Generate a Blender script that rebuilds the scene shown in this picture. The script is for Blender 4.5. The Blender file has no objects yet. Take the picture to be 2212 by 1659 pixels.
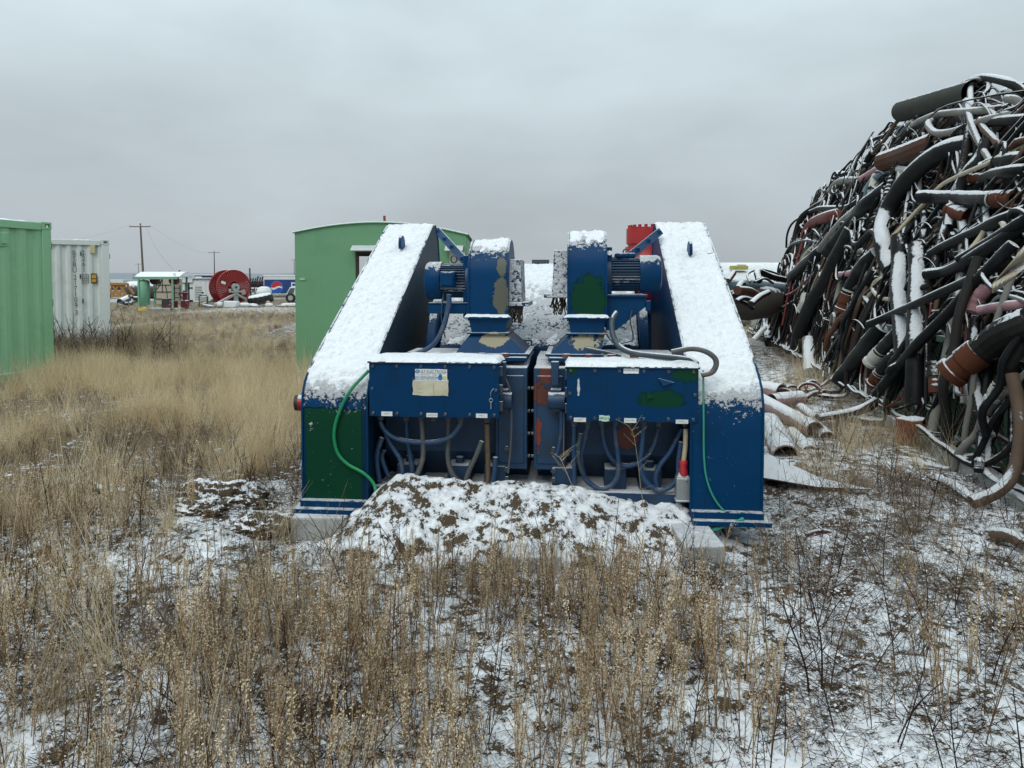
import bpy, math, random
import numpy as np
from mathutils import Vector, Matrix, Euler
rnd = random.Random(7); nrg = np.random.default_rng(11)
scene = bpy.context.scene
COL = scene.collection
# ------------------------------------------------------------------ camera, sky, sun, exposure
FV, CX, PY, PIT, EYE = 1534., 1106., 664.5, math.radians(2.2), 1.6   # photo measured on a 2212 x 1659 grid
cam = bpy.data.cameras.new('camera'); cam.sensor_width = 36.; cam.lens = FV/2212*36.
cam.shift_y = -(829.5-PY)/2212; cam.clip_start = .05; cam.clip_end = 9000
co = bpy.data.objects.new('camera', cam); COL.objects.link(co)
co.location = (0, 0, EYE); co.rotation_euler = (math.pi/2-PIT, 0, 0); scene.camera = co
SUN_EL, SUN_AZ = math.radians(52), math.radians(205)
w = bpy.data.worlds.new('World'); scene.world = w; w.use_nodes = True
nt = w.node_tree; nt.nodes.clear()
def wn(t, **k):
    n = nt.nodes.new(t)
    for a, b in k.items(): setattr(n, a, b)
    return n
def wm(op, a, b=None, c=None):
    n = nt.nodes.new('ShaderNodeMath'); n.operation = op
    for i, x in enumerate((a, b, c)):
        if x is None: continue
        if isinstance(x, (int, float)): n.inputs[i].default_value = x
        else: nt.links.new(x, n.inputs[i])
    return n.outputs[0]
tc = wn('ShaderNodeTexCoord'); sx = wn('ShaderNodeSeparateXYZ'); nt.links.new(tc.outputs['Generated'], sx.inputs[0])
el = wm('MAXIMUM', sx.outputs[2], 0.0)
lum = wm('MULTIPLY_ADD', el, .88, 0.412)                        # overcast sky: zenith about three times the horizon
mpn = wn('ShaderNodeMapping'); mpn.inputs['Scale'].default_value = (1.0, 1.0, 2.6); nt.links.new(tc.outputs['Generated'], mpn.inputs[0])
ns = wn('ShaderNodeTexNoise'); ns.inputs['Scale'].default_value = 2.6; ns.inputs['Detail'].default_value = 6; ns.inputs['Roughness'].default_value = .5
nt.links.new(mpn.outputs[0], ns.inputs['Vector'])
fl = wm('MULTIPLY_ADD', ns.outputs[0], .62, .69)
lum = wm('MULTIPLY', lum, fl)
tint = wn('ShaderNodeMix', data_type='RGBA'); nt.links.new(wm('MULTIPLY', el, 2.4), tint.inputs[0])
tint.inputs[6].default_value = (.95, 1.05, 1.125, 1); tint.inputs[7].default_value = (.865, 1.03, 1.09, 1)
vm = wn('ShaderNodeVectorMath', operation='SCALE'); nt.links.new(tint.outputs[2], vm.inputs[0]); nt.links.new(lum, vm.inputs[3])
sky = wn('ShaderNodeTexSky', sky_type='NISHITA'); sky.sun_disc = False; sky.sun_elevation = SUN_EL; sky.sun_rotation = SUN_AZ
vs = wn('ShaderNodeVectorMath', operation='SCALE'); nt.links.new(sky.outputs[0], vs.inputs[0]); vs.inputs[3].default_value = .004
va = wn('ShaderNodeVectorMath', operation='ADD'); nt.links.new(vm.outputs[0], va.inputs[0]); nt.links.new(vs.outputs[0], va.inputs[1])
bg = wn('ShaderNodeBackground'); nt.links.new(va.outputs[0], bg.inputs[0]); bg.inputs[1].default_value = 1.0
wo = wn('ShaderNodeOutputWorld'); nt.links.new(bg.outputs[0], wo.inputs[0])
sl = bpy.data.lights.new('sun', 'SUN'); sl.energy = 1.5; sl.angle = math.radians(35); sl.color = (1, .96, .9)
so = bpy.data.objects.new('sun', sl); COL.objects.link(so); so.location = (0, 0, 30)
so.rotation_euler = (math.pi/2-SUN_EL, 0, -SUN_AZ+math.pi)
scene.view_settings.view_transform = 'Standard'; scene.view_settings.look = 'None'
scene.view_settings.exposure = 0.0; scene.view_settings.gamma = 1.0; scene.view_settings.use_curve_mapping = False
scene.cycles.max_bounces = 5; scene.cycles.diffuse_bounces = 2; scene.cycles.glossy_bounces = 2; scene.cycles.transparent_max_bounces = 8

# ------------------------------------------------------------------ photo pixel -> direction / point
def ray(vx, vy):
    x = (vx-CX)/FV; y = -(vy-PY)/FV; c, s = math.cos(PIT), math.sin(PIT)
    return np.array([x, c+s*y, -s+c*y])
def at(vx, vy, Y):                          # point on the sight line at distance Y
    r = ray(vx, vy); r = r/r[1]*Y; return Vector((r[0], Y, r[2]+EYE))
def gnd(vx, vy, z=0.):                      # point of a plane of height z
    r = ray(vx, vy); t = (z-EYE)/r[2]; return Vector((r[0]*t, r[1]*t, z))
def pixv(X, Y, Z):
    z = Z-EYE; c, s = math.cos(PIT), math.sin(PIT); d = np.maximum(c*Y-s*z, 1e-3); u = s*Y+c*z
    return CX+FV*X/d, PY-FV*u/d
S = 2212/2420.
def zm(x0, y0, sc): return lambda x, y: ((x0+x*sc)*S, (y0+y*sc)*S)
ZA = zm(1820, 130, 600/2212); ZB = zm(1680, 550, 400/1475); ZC = zm(2000, 550, 420/1742); ZD = zm(1800, 850, 620/2212)
Z3 = zm(680, 820, 600/2212); Z4 = zm(1220, 820, 620/2212); Z2 = zm(1240, 500, 600/2212)
# pump frame
PO = Vector((.086, 4.38, 0.)); PTH = math.radians(-5.3)
PM = Matrix.Translation(PO) @ Matrix.Rotation(PTH, 4, 'Z'); PMI = PM.inverted()
def pl(vx, vy, ly):                         # point of the pump's own plane y = ly
    o = PMI @ Vector((0, 0, EYE)); r = PMI.to_3x3() @ Vector(ray(vx, vy)); t = (ly-o.y)/r.y
    return o+r*t

# ------------------------------------------------------------------ value noise
_P = nrg.random((256, 256))
def vnoise(x, y):
    x = np.asarray(x, float); y = np.asarray(y, float)
    xi = np.floor(x).astype(int); yi = np.floor(y).astype(int); fx = x-xi; fy = y-yi
    fx = fx*fx*(3-2*fx); fy = fy*fy*(3-2*fy)
    g = lambda a, b: _P[a & 255, b & 255]
    return (g(xi, yi)*(1-fx)+g(xi+1, yi)*fx)*(1-fy)+(g(xi, yi+1)*(1-fx)+g(xi+1, yi+1)*fx)*fy
def fbm(x, y, o=4, gain=.5):
    t = 0; a = 1; n = 0
    for i in range(o): t = t+a*vnoise(x*2**i+17*i, y*2**i+31*i); n += a; a *= gain
    return t/n
def sstep(a, b, x): t = np.clip((np.asarray(x, float)-a)/(b-a), 0, 1); return t*t*(3-2*t)

# ------------------------------------------------------------------ mesh builder
def catmull(pts, n):
    P = [Vector(p) for p in pts]
    if len(P) < 3: return [P[0].lerp(P[-1], i/n) for i in range(n+1)]
    P = [P[0]*2-P[1]]+P+[P[-1]*2-P[-2]]; out = []; m = len(P)-3
    for i in range(n+1):
        t = i/n*m; k = min(int(t), m-1); t -= k; a, b, c, d = P[k:k+4]
        out.append(.5*((2*b)+(c-a)*t+(2*a-5*b+4*c-d)*t*t+(3*b-a-3*c+d)*t**3))
    return out
class MB:
    def __init__(s): s.v = []; s.f = []; s.m = []; s.c = []
    def add(s, vs, fs, mi=0):
        b = len(s.v); s.c.append((b, len(s.f))); s.v += [tuple(v) for v in vs]; s.f += [tuple(i+b for i in f) for f in fs]; s.m += [mi]*len(fs); return s
    def box(s, c, size, R=None, mi=0):
        x, y, z = (a/2 for a in size); c = Vector(c)
        vs = [Vector(p) for p in ((-x,-y,-z),(x,-y,-z),(x,y,-z),(-x,y,-z),(-x,-y,z),(x,-y,z),(x,y,z),(-x,y,z))]
        if R is not None: vs = [R @ v for v in vs]
        return s.add([v+c for v in vs], [(0,3,2,1),(4,5,6,7),(0,1,5,4),(1,2,6,5),(2,3,7,6),(3,0,4,7)], mi)
    def span(s, a, b, mi=0):
        a = Vector(a); b = Vector(b); return s.box((a+b)/2, [abs(q) for q in (b-a)], None, mi)
    def bar(s, p0, p1, wx, wz, mi=0, up=(0, 0, 1)):
        p0 = Vector(p0); p1 = Vector(p1); d = p1-p0; y = d.normalized(); u = Vector(up)
        if abs(y.dot(u)) > .95: u = Vector((1, 0, 0))
        x = y.cross(u).normalized(); z = x.cross(y); R = Matrix((x, y, z)).transposed()
        return s.box((p0+p1)/2, (wx, d.length, wz), R, mi)
    def prism(s, poly, vec, mi=0):
        n = len(poly); P = [Vector(p) for p in poly]; v = Vector(vec); vs = P+[p+v for p in P]
        fs = [tuple(range(n)), tuple(range(2*n-1, n-1, -1))]+[(i, i+n, (i+1) % n+n, (i+1) % n) for i in range(n)]
        return s.add(vs, fs, mi)
    def tube(s, pts, r, n=8, mi=0, cap=True, steps=None, ribs=None, flat=1.):
        P = catmull(pts, steps) if steps else [Vector(p) for p in pts]
        k = len(P); T = [(P[min(i+1, k-1)]-P[max(i-1, 0)]) for i in range(k)]
        T = [t.normalized() if t.length > 1e-9 else Vector((0, 0, 1)) for t in T]
        u = T[0].cross(Vector((0, 0, 1)))
        if u.length < .05: u = T[0].cross(Vector((1, 0, 0)))
        u.normalize(); vs = []
        for i in range(k):
            u = (u-T[i]*u.dot(T[i])).normalized(); w_ = T[i].cross(u)
            rr = r(i/(k-1)) if callable(r) else r
            if ribs: rr *= 1+ribs*(1 if i % 2 else -1)
            for j in range(n):
                a = 2*math.pi*j/n; vs.append(P[i]+u*(math.cos(a)*rr)+w_*(math.sin(a)*rr*flat))
        fs = [(i*n+j, i*n+(j+1) % n, (i+1)*n+(j+1) % n, (i+1)*n+j) for i in range(k-1) for j in range(n)]
        if cap: fs += [tuple(range(n-1, -1, -1)), tuple((k-1)*n+j for j in range(n))]
        return s.add(vs, fs, mi)
    def cyl(s, p0, p1, r0, r1=None, n=20, mi=0, cap=True):
        r1 = r0 if r1 is None else r1
        return s.tube([p0, p1], lambda t: r0+(r1-r0)*t, n, mi, cap)
    def lathe(s, p0, axis, prof, n=24, mi=0):                      # prof: (radius, distance along the axis)
        a = Vector(axis).normalized(); u = a.cross(Vector((0, 0, 1)))
        if u.length < .1: u = Vector((1, 0, 0))
        u.normalize(); w_ = a.cross(u); p0 = Vector(p0); vs = []
        for r, h in prof:
            for j in range(n):
                t = 2*math.pi*j/n; vs.append(p0+a*h+(u*math.cos(t)+w_*math.sin(t))*max(r, 1e-4))
        k = len(prof); fs = [(i*n+j, i*n+(j+1) % n, (i+1)*n+(j+1) % n, (i+1)*n+j) for i in range(k-1) for j in range(n)]
        return s.add(vs, fs, mi)
    def grid(s, fn, nu, nv, mi=0):
        vs = [fn(i/nu, j/nv) for i in range(nu+1) for j in range(nv+1)]
        fs = [(i*(nv+1)+j, (i+1)*(nv+1)+j, (i+1)*(nv+1)+j+1, i*(nv+1)+j+1) for i in range(nu) for j in range(nv)]
        return s.add(vs, fs, mi)
    def mesh(s, name, mats):
        me = bpy.data.meshes.new(name); me.from_pydata(s.v, [], s.f)
        for m in (mats if isinstance(mats, (list, tuple)) else [mats]): me.materials.append(m)
        me.polygons.foreach_set('material_index', s.m)
        return me
    def each(s, name, mats, parent=None, **k):                       # every shape added becomes an object of its own
        e = s.c+[(len(s.v), len(s.f))]
        for (v0, f0), (v1, f1) in zip(e[:-1], e[1:]):
            b = MB(); b.v = s.v[v0:v1]; b.f = [tuple(i-v0 for i in f) for f in s.f[f0:f1]]; b.m = s.m[f0:f1]; b.c = [(0, 0)]; b.build(name, mats, parent, **k)
    def build(s, name, mats, parent=None, smooth=40, bevel=0., **tags):
        me = s.mesh(name, mats)
        import bmesh
        b = bmesh.new(); b.from_mesh(me); bmesh.ops.recalc_face_normals(b, faces=b.faces); b.to_mesh(me); b.free()
        if smooth:
            me.polygons.foreach_set('use_smooth', [True]*len(me.polygons)); me.set_sharp_from_angle(angle=math.radians(smooth))
        o = bpy.data.objects.new(name, me); COL.objects.link(o)
        if parent: o.parent = parent
        if bevel:
            m = o.modifiers.new('bevel', 'BEVEL'); m.width = bevel; m.segments = 2; m.limit_method = 'ANGLE'; m.angle_limit = math.radians(50)
        for a, c in tags.items(): o[a] = c
        return o
def tag(o, label, cat=None, group=None, kind=None):
    o['label'] = label
    if cat: o['category'] = cat
    if group: o['group'] = group
    if kind: o['kind'] = kind
    return o
def thing(name, label, cat, loc=(0, 0, 0), rz=0, group=None):
    o = bpy.data.objects.new(name, None); COL.objects.link(o); o.empty_display_size = .2
    o.location = loc; o.rotation_euler = (0, 0, rz); return tag(o, label, cat, group)
def text(body, size, M, mat, parent, name='lettering', stretch=1.0, sp=1.0):
    c = bpy.data.curves.new('t', 'FONT'); c.body = body; c.size = size; c.align_x = 'CENTER'; c.align_y = 'CENTER'; c.space_character = sp; c.resolution_u = 3
    t = bpy.data.objects.new('t', c); me = bpy.data.meshes.new_from_object(t); bpy.data.objects.remove(t)
    me.transform(M @ Matrix.Diagonal((stretch, 1, 1, 1))); me.materials.clear(); me.materials.append(mat)
    o = bpy.data.objects.new(name, me); COL.objects.link(o); o.parent = parent; return o
FRONT = Matrix.Rotation(math.pi/2, 4, 'X')                           # text plane -> facing -y

# ------------------------------------------------------------------ materials
class NT:
    def __init__(s, name):
        s.mat = bpy.data.materials.new(name); s.mat.use_nodes = True; s.t = s.mat.node_tree; s.t.nodes.clear()
        s.out = s.n('ShaderNodeOutputMaterial'); s.b = s.n('ShaderNodeBsdfPrincipled'); s.l(s.b.outputs[0], s.out.inputs[0])
        s.geo = s.n('ShaderNodeNewGeometry'); s.pos = s.geo.outputs['Position']
        s.tcn = s.n('ShaderNodeTexCoord'); s.obj = s.tcn.outputs['Object']
    def n(s, t, **k):
        x = s.t.nodes.new(t)
        for a, b in k.items(): setattr(x, a, b)
        return x
    def l(s, a, b): s.t.links.new(a, b)
    def put(s, sock, x):
        if hasattr(x, 'links') or isinstance(x, bpy.types.NodeSocket): s.l(x, sock)
        else: sock.default_value = x
    def math(s, op, a, b=0., c=0., clamp=False):
        x = s.n('ShaderNodeMath', operation=op); x.use_clamp = clamp
        for i, q in enumerate((a, b, c)): s.put(x.inputs[i], q)
        return x.outputs[0]
    def noise(s, scale, detail=4, rough=.55, vec=None, stretch=None):
        v = vec or s.pos
        if stretch:
            m = s.n('ShaderNodeMapping'); m.inputs['Scale'].default_value = stretch; s.l(v, m.inputs[0]); v = m.outputs[0]
        x = s.n('ShaderNodeTexNoise'); x.inputs['Scale'].default_value = scale; x.inputs['Detail'].default_value = detail; x.inputs['Roughness'].default_value = rough
        s.l(v, x.inputs['Vector']); return x.outputs[0]
    def ramp(s, x, a, b):
        m = s.n('ShaderNodeMapRange', interpolation_type='SMOOTHSTEP'); s.put(m.inputs[0], x); m.inputs[1].default_value = a; m.inputs[2].default_value = b
        return m.outputs[0]
    def mix(s, f, a, b, blend='MIX'):
        x = s.n('ShaderNodeMix', data_type='RGBA', blend_type=blend); s.put(x.inputs[0], f)
        for i, q in ((6, a), (7, b)):
            if isinstance(q, tuple): q = (*q, 1) if len(q) == 3 else q
            s.put(x.inputs[i], q)
        return x.outputs[2]
    def fmix(s, f, a, b):
        x = s.n('ShaderNodeMix', data_type='FLOAT'); s.put(x.inputs[0], f); s.put(x.inputs[2], a); s.put(x.inputs[3], b); return x.outputs[0]
    def region(s, c, r, rect=False, amp=.7, sc=9.):
        if not rect: amp *= 2.6; sc *= 1.5
        v = s.n('ShaderNodeVectorMath', operation='SUBTRACT'); s.l(s.obj, v.inputs[0]); v.inputs[1].default_value = c
        d = s.n('ShaderNodeVectorMath', operation='DIVIDE'); s.l(v.outputs[0], d.inputs[0]); d.inputs[1].default_value = r
        if rect:
            a = s.n('ShaderNodeVectorMath', operation='ABSOLUTE'); s.l(d.outputs[0], a.inputs[0]); q = s.n('ShaderNodeSeparateXYZ'); s.l(a.outputs[0], q.inputs[0])
            dist = s.math('MAXIMUM', s.math('MAXIMUM', q.outputs[0], q.outputs[1]), q.outputs[2])
        else:
            a = s.n('ShaderNodeVectorMath', operation='LENGTH'); s.l(d.outputs[0], a.inputs[0]); dist = a.outputs['Value']
        k = s.math('MULTIPLY_ADD', s.math('SUBTRACT', s.noise(sc, 6, .7, s.obj), .5), amp, dist)
        return s.ramp(k, 1.0, .96)
SNOW = (.735, .765, .80)
def mat(name, col, rough=.5, metal=0., var=.25, vsc=6., dirt=None, dirt_amt=.5, chips=(), regions=(), snow=None, samp=.55, ssc=16., sdir=None, bump=.15, bsc=60., spec=.5, streak=None, scuff=False):
    k = NT(name)
    n1 = k.noise(vsc, 5, .6)
    c = k.mix(n1, tuple(x*(1-var) for x in col), tuple(min(1, x*(1+var)) for x in col))
    if streak:
        st = k.noise(7, 4, .6, stretch=(9, 9, .35)); c = k.mix(k.math('MULTIPLY', k.ramp(st, .52, .75), .55), c, streak)
    if dirt:
        dn = k.noise(vsc*.7+1.3, 6, .7); c = k.mix(k.math('MULTIPLY', k.ramp(dn, .48, .68), dirt_amt), c, dirt)
    ro = rough; hgt = k.math('MULTIPLY', k.noise(bsc, 4, .6), bump)
    for cc, sc, th in chips:
        m = k.ramp(k.noise(sc, 6, .62, k.obj), th, th+.012); c = k.mix(m, c, cc); hgt = k.math('SUBTRACT', hgt, k.math('MULTIPLY', m, .4))
    for rg in regions:
        cc, ce, rr = rg[:3]; m = k.region(ce, rr, *(rg[3:])); c = k.mix(m, c, cc); hgt = k.math('SUBTRACT', hgt, k.math('MULTIPLY', m, .5))
    met = metal
    if snow is not None:
        q = k.n('ShaderNodeSeparateXYZ'); k.l(k.geo.outputs['Normal'], q.inputs[0])
        nn = k.noise(ssc, 6, .68, stretch=sdir); n2 = k.noise(ssc*.22, 3, .5)
        e = k.math('MULTIPLY_ADD', k.math('SUBTRACT', nn, .5), samp*2, q.outputs[2])
        e = k.math('MULTIPLY_ADD', k.math('SUBTRACT', n2, .5), samp*.9, e)
        m = k.ramp(e, snow-.04, snow+.05)
        if scuff:
            sf = k.math('MULTIPLY', k.ramp(k.noise(13, 5, .7, k.obj, stretch=(1, 1, 2.6)), .60, .63), k.ramp(k.noise(2.1, 2, .5, k.obj), .46, .60)); m = k.math('MULTIPLY', m, k.math('SUBTRACT', 1., sf))
        thick = k.ramp(e, snow-.04, snow+.42)
        sn = k.mix(k.noise(40, 4, .6), tuple(x*.92 for x in SNOW), SNOW)
        c = k.mix(m, c, sn); ro = k.fmix(m, rough, .85); met = k.fmix(m, metal, 0.) if metal else 0.
        hs = k.math('MULTIPLY_ADD', k.noise(75, 5, .75), .9, k.math('MULTIPLY', thick, 1.6))
        hgt = k.fmix(m, hgt, k.math('ADD', hs, .6))
    bp = k.n('ShaderNodeBump'); bp.inputs['Strength'].default_value = .8; bp.inputs['Distance'].default_value = .02
    k.l(hgt, bp.inputs['Height']); k.l(bp.outputs[0], k.b.inputs['Normal'])
    k.put(k.b.inputs['Base Color'], c); k.put(k.b.inputs['Roughness'], ro); k.put(k.b.inputs['Metallic'], met)
    k.b.inputs['Specular IOR Level'].default_value = spec
    return k.mat
BLUE = (.0008, .035, .104); GREENP = (.003, .040, .020); GREY = (.10, .105, .085); RUST = (.16, .05, .022); BLACK = (.012, .013, .014); SEA = (.115, .29, .155)
m_snow = mat('snow', SNOW, .85, var=.05, vsc=25, bump=1.5, bsc=38, spec=.2)
m_steel = mat('galvanised steel', (.33, .35, .35), .45, .6, snow=.75)
m_white = mat('white paint', (.62, .64, .63), .5, dirt=(.35, .33, .29), dirt_amt=.35, var=.05)
m_ink = mat('black ink', (.02, .02, .025), .6, var=.1)
m_rust = mat('rusty steel', RUST, .85, dirt=(.07, .03, .02), snow=.55, vsc=14)
m_conc = mat('concrete', (.34, .345, .33), .9, dirt=(.2, .19, .17), snow=.7, bump=.5, bsc=120)
m_dark = mat('black rubber', BLACK, .55, var=.3, dirt=(.05, .045, .04), dirt_amt=.35)
# ------------------------------------------------------------------ ground
def axis(lo, hi, step, far, g=1.13):
    a = list(np.arange(lo, hi+1e-6, step)); d = step; x = hi
    while x < far: d *= g; x += d; a.append(x)
    d = step; x = lo
    while x > -far: d *= g; x -= d; a.insert(0, x)
    return np.array(a)
def gz(x, y):
    d = np.hypot(x, y-4); k = 1/(1+(d/40)**2)
    z = (fbm(x*.35+3, y*.35, 3)-.5)*.16+(fbm(x*2.2, y*2.2+9, 3)-.5)*.09
    z = z*k+(fbm(x*9, y*9, 3)-.5)*.045*np.exp(-(d/9)**2)
    # the cleared strip beside the pump sits level, a shallow bank lies to the left
    z = z+.10*np.exp(-((x+2.3)/.9)**2-((y-4.4)/.5)**2)+.06*np.exp(-((x+2.9)/1.2)**2-((y-2.9)/.35)**2)
    inp = sstep(-1.9, -1.4, x)*(1-sstep(1.6, 2.2, x))*sstep(3.6, 4.2, y)*(1-sstep(7.5, 8, y))
    return z*(1-.8*inp)-.02*inp
def snowcover(x, y):
    vx, vy = pixv(x, np.maximum(y, .6), 0.*x)
    s = .52+.0*x
    s = s+.04*sstep(1450, 1750, vx)*sstep(1000, 1150, vy)            # trampled open snow right of the pump
    s = s-.30*(1-sstep(560, 780, vx))*(1-sstep(980, 1120, vy))*sstep(670, 760, vy)  # grass meadow
    s = s-.30*(1-sstep(680, 800, vy))+.24*(1-sstep(690, 760, vy))*(fbm(x*.25, y*.10, 3) > .55)
    s = s+.10*sstep(1500, 1640, vy)
    s = s+.12*((vx > 330) & (vx < 660) & (vy > 1040) & (vy < 1130))
    s = s-.05*(y > 120)
    return np.clip(s, .05, .95)
gx = axis(-6., 6.5, .05, 4200); gy = axis(1., 9., .045, 5200)
GX, GY = np.meshgrid(gx, gy); GZ = gz(GX, GY)
ny, nx = GX.shape
gv = np.stack([GX, GY, GZ], -1).reshape(-1, 3)
idx = np.arange(ny*nx).reshape(ny, nx)
gf = np.stack([idx[:-1, :-1], idx[:-1, 1:], idx[1:, 1:], idx[1:, :-1]], -1).reshape(-1, 4)
def npmesh(name, v, f, mats, smooth=True, attrs=None):
    me = bpy.data.meshes.new(name); me.vertices.add(len(v)); me.vertices.foreach_set('co', np.asarray(v, np.float32).ravel())
    nf, k = f.shape; me.loops.add(nf*k); me.loops.foreach_set('vertex_index', f.astype(np.int32).ravel())
    me.polygons.add(nf); me.polygons.foreach_set('loop_start', np.arange(0, nf*k, k, dtype=np.int32)); me.update()
    if smooth: me.polygons.foreach_set('use_smooth', np.ones(nf, bool))
    for m in mats: me.materials.append(m)
    for a, (t, d) in (attrs or {}).items():
        at_ = me.attributes.new(a, t, 'POINT'); at_.data.foreach_set('vector' if t == 'FLOAT_VECTOR' else 'value', np.asarray(d).ravel())
    me.validate(); return me
def ground_mat(name, base=.5, attr=True, amp=1.0, dirtc=((.030, .022, .015), (.085, .062, .038))):
    k = NT(name)
    n1 = k.noise(3.2, 6, .65); n9 = k.noise(10, 5, .7); n2 = k.noise(30, 6, .7); n3 = k.noise(150, 4, .65)
    c = k.mix(n2, *dirtc); dr = k.n('ShaderNodeAttribute'); dr.attribute_name = 'dry'; c = k.mix(k.math('MULTIPLY', k.ramp(n3, .42, .68), k.math('MULTIPLY_ADD', dr.outputs['Fac'], .40, .45)), c, k.mix(dr.outputs['Fac'], (.19, .138, .08), (.33, .245, .14)))
    if attr:
        a = k.n('ShaderNodeAttribute'); a.attribute_name = 'cover'; cov = a.outputs['Fac']
    else: cov = base
    q = k.n('ShaderNodeSeparateXYZ'); k.l(k.geo.outputs['Normal'], q.inputs[0])
    e = k.math('MULTIPLY_ADD', k.math('SUBTRACT', n1, .5), .9*amp, cov)
    e = k.math('MULTIPLY_ADD', k.math('SUBTRACT', n2, .5), 1.3*amp, e)
    e = k.math('MULTIPLY_ADD', k.math('SUBTRACT', n9, .5), 1.9*amp, e)
    e = k.math('MULTIPLY_ADD', k.math('SUBTRACT', n3, .5), .6*amp, e)
    e = k.math('MULTIPLY_ADD', k.math('SUBTRACT', q.outputs[2], .93), .7, e)
    m = k.ramp(e, .48, .55)
    sn = k.mix(k.noise(60, 3, .6), tuple(x*.9 for x in SNOW), SNOW)
    k.l(k.mix(m, c, sn), k.b.inputs['Base Color']); k.b.inputs['Roughness'].default_value = .9; k.b.inputs['Specular IOR Level'].default_value = .2
    h = k.math('ADD', k.math('MULTIPLY', k.ramp(e, .46, .72), 1.0), k.math('MULTIPLY', n3, .3))
    bp = k.n('ShaderNodeBump'); bp.inputs['Strength'].default_value = .55; bp.inputs['Distance'].default_value = .018
    k.l(h, bp.inputs['Height']); k.l(bp.outputs[0], k.b.inputs['Normal']); return k.mat
m_ground = ground_mat('snowy ground')
go = bpy.data.objects.new('ground', npmesh('ground', gv, gf, [m_ground], attrs={'cover': ('FLOAT', snowcover(gv[:, 0], gv[:, 1]).astype(np.float32)), 'dry': ('FLOAT', np.clip(sstep(5, 12, gv[:, 1])+(gv[:, 0] < -2.2)*.6, 0, 1).astype(np.float32))}))
COL.objects.link(go); tag(go, 'rough yard ground of frozen dirt under patchy thin snow', kind='structure')
# low hills on the horizon
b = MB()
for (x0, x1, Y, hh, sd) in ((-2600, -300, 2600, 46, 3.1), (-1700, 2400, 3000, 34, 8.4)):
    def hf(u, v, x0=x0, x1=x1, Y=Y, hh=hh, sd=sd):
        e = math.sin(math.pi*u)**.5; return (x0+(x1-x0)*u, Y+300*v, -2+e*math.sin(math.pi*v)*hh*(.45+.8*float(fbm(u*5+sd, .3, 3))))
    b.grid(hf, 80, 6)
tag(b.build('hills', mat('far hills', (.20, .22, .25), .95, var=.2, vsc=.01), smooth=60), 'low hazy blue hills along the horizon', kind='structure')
# heap of snow-dusted dirt in front of the pump
MX = [-1.30, -1.07, -.87, -.73, -.58, -.3, -.02, .125, .41, .58, .83, 1.06, 1.26, 1.45]
MH = [-.03, .07, .30, .42, .40, .375, .36, .37, .35, .29, .245, .20, .08, -.03]
def mound(u, v):
    X = -1.32+2.80*u; Y = 3.70+1.25*v
    base = float(np.interp(X, MX, MH)); p = float(sstep(3.84, 4.36, Y))*(1-.45*float(sstep(4.5, 4.95, Y)))
    yy = (Y-.06*(float(fbm(X*3, 2.))-.5))
    p = float(np.interp(yy, [3.7, 3.86, 3.95, 4.15, 4.36, 4.6, 4.95], [-.1, .0, .22, .62, 1., .8, .5]))
    d = (float(fbm(X*5, Y*5, 2))-.5)*.07+(abs(float(fbm(X*11, Y*11, 2))-.5))*.085+(float(fbm(X*30, Y*30, 2))-.5)*.022
    z = base*p-.03+d*min(1, max(0, p*3+.15))
    return (X, Y, z-.01)
mo = MB().grid(mound, 170, 80).build('dirt_mound', ground_mat('mound', .68, False, .78, ((.028, .020, .013), (.075, .055, .034))), smooth=60)
tag(mo, 'heap of frozen dirt clods dusted with snow before the blue pump', kind='structure')
# ------------------------------------------------------------------ concrete sleepers under the pump
for x0, x1, y0, zt, nm in ((-1.37, -1.02, 4.33, .135, 'grey concrete sleeper under the green-patched guard foot'), (-.06, .27, 3.80, .10, 'middle concrete sleeper half buried by the dirt heap'),
                       (.95, 1.18, 3.86, .135, 'concrete sleeper end beside the short white pipe')):
    b = MB(); b.span((x0, y0, -.12), (x1, y0+2.6, zt)); o = b.build('concrete_sleeper', m_conc, bevel=.012); tag(o, nm, 'concrete block', 'concrete sleepers under the pump')
b = MB(); b.lathe(at(1522, 1238, 3.9), (1, -.15, -.02), [(.045, 0), (.045, .15), (.06, .155), (.06, .2), (.05, .2), (.035, .19), (.035, .0), (.045, 0)], 20)
tag(b.build('pipe_stub', m_white), 'short white pipe end lying beside the concrete sleeper', 'pipe')

# ------------------------------------------------------------------ the blue mud pump
pump = thing('mud_pump', 'big blue drilling mud pump with twin belt guards and two motor blowers under snow', 'mud pump', PO, PTH)
kw = dict(streak=(.006, .026, .050), chips=[((.10, .12, .13), 31., .745), ((.028, .018, .013), 9., .735)], rough=.42, var=.12, vsc=3, dirt=(.003, .022, .05), dirt_amt=.5, bump=.05, spec=.10)
m_blue = mat('blue paint', BLUE, **kw, snow=.70, samp=.30)
m_box = mat('box paint', (.0006, .031, .096), **kw, regions=[(GREENP, (.83, 0, .88), (.13, .3, .055)), (GREENP, (.98, 0, 1.03), (.09, .3, .05)), (GREENP, (.29, 0, 1.05), (.03, .3, .035)), ((.5, .52, .5), (.325, 0, .94), (.008, .1, .05), False, .9, 30.)], snow=.8, samp=.2)
m_guard = mat('guard paint', BLUE, **kw, snow=.26, samp=.62, ssc=48, scuff=True,
              regions=[(GREENP, (-1.23, 0, .49), (.19, .12, .30), True, .22, 6.), ((.004, .022, .045), (-1.02, 0, .5), (.025, 4, 4), True, .0, 6.)])
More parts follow.
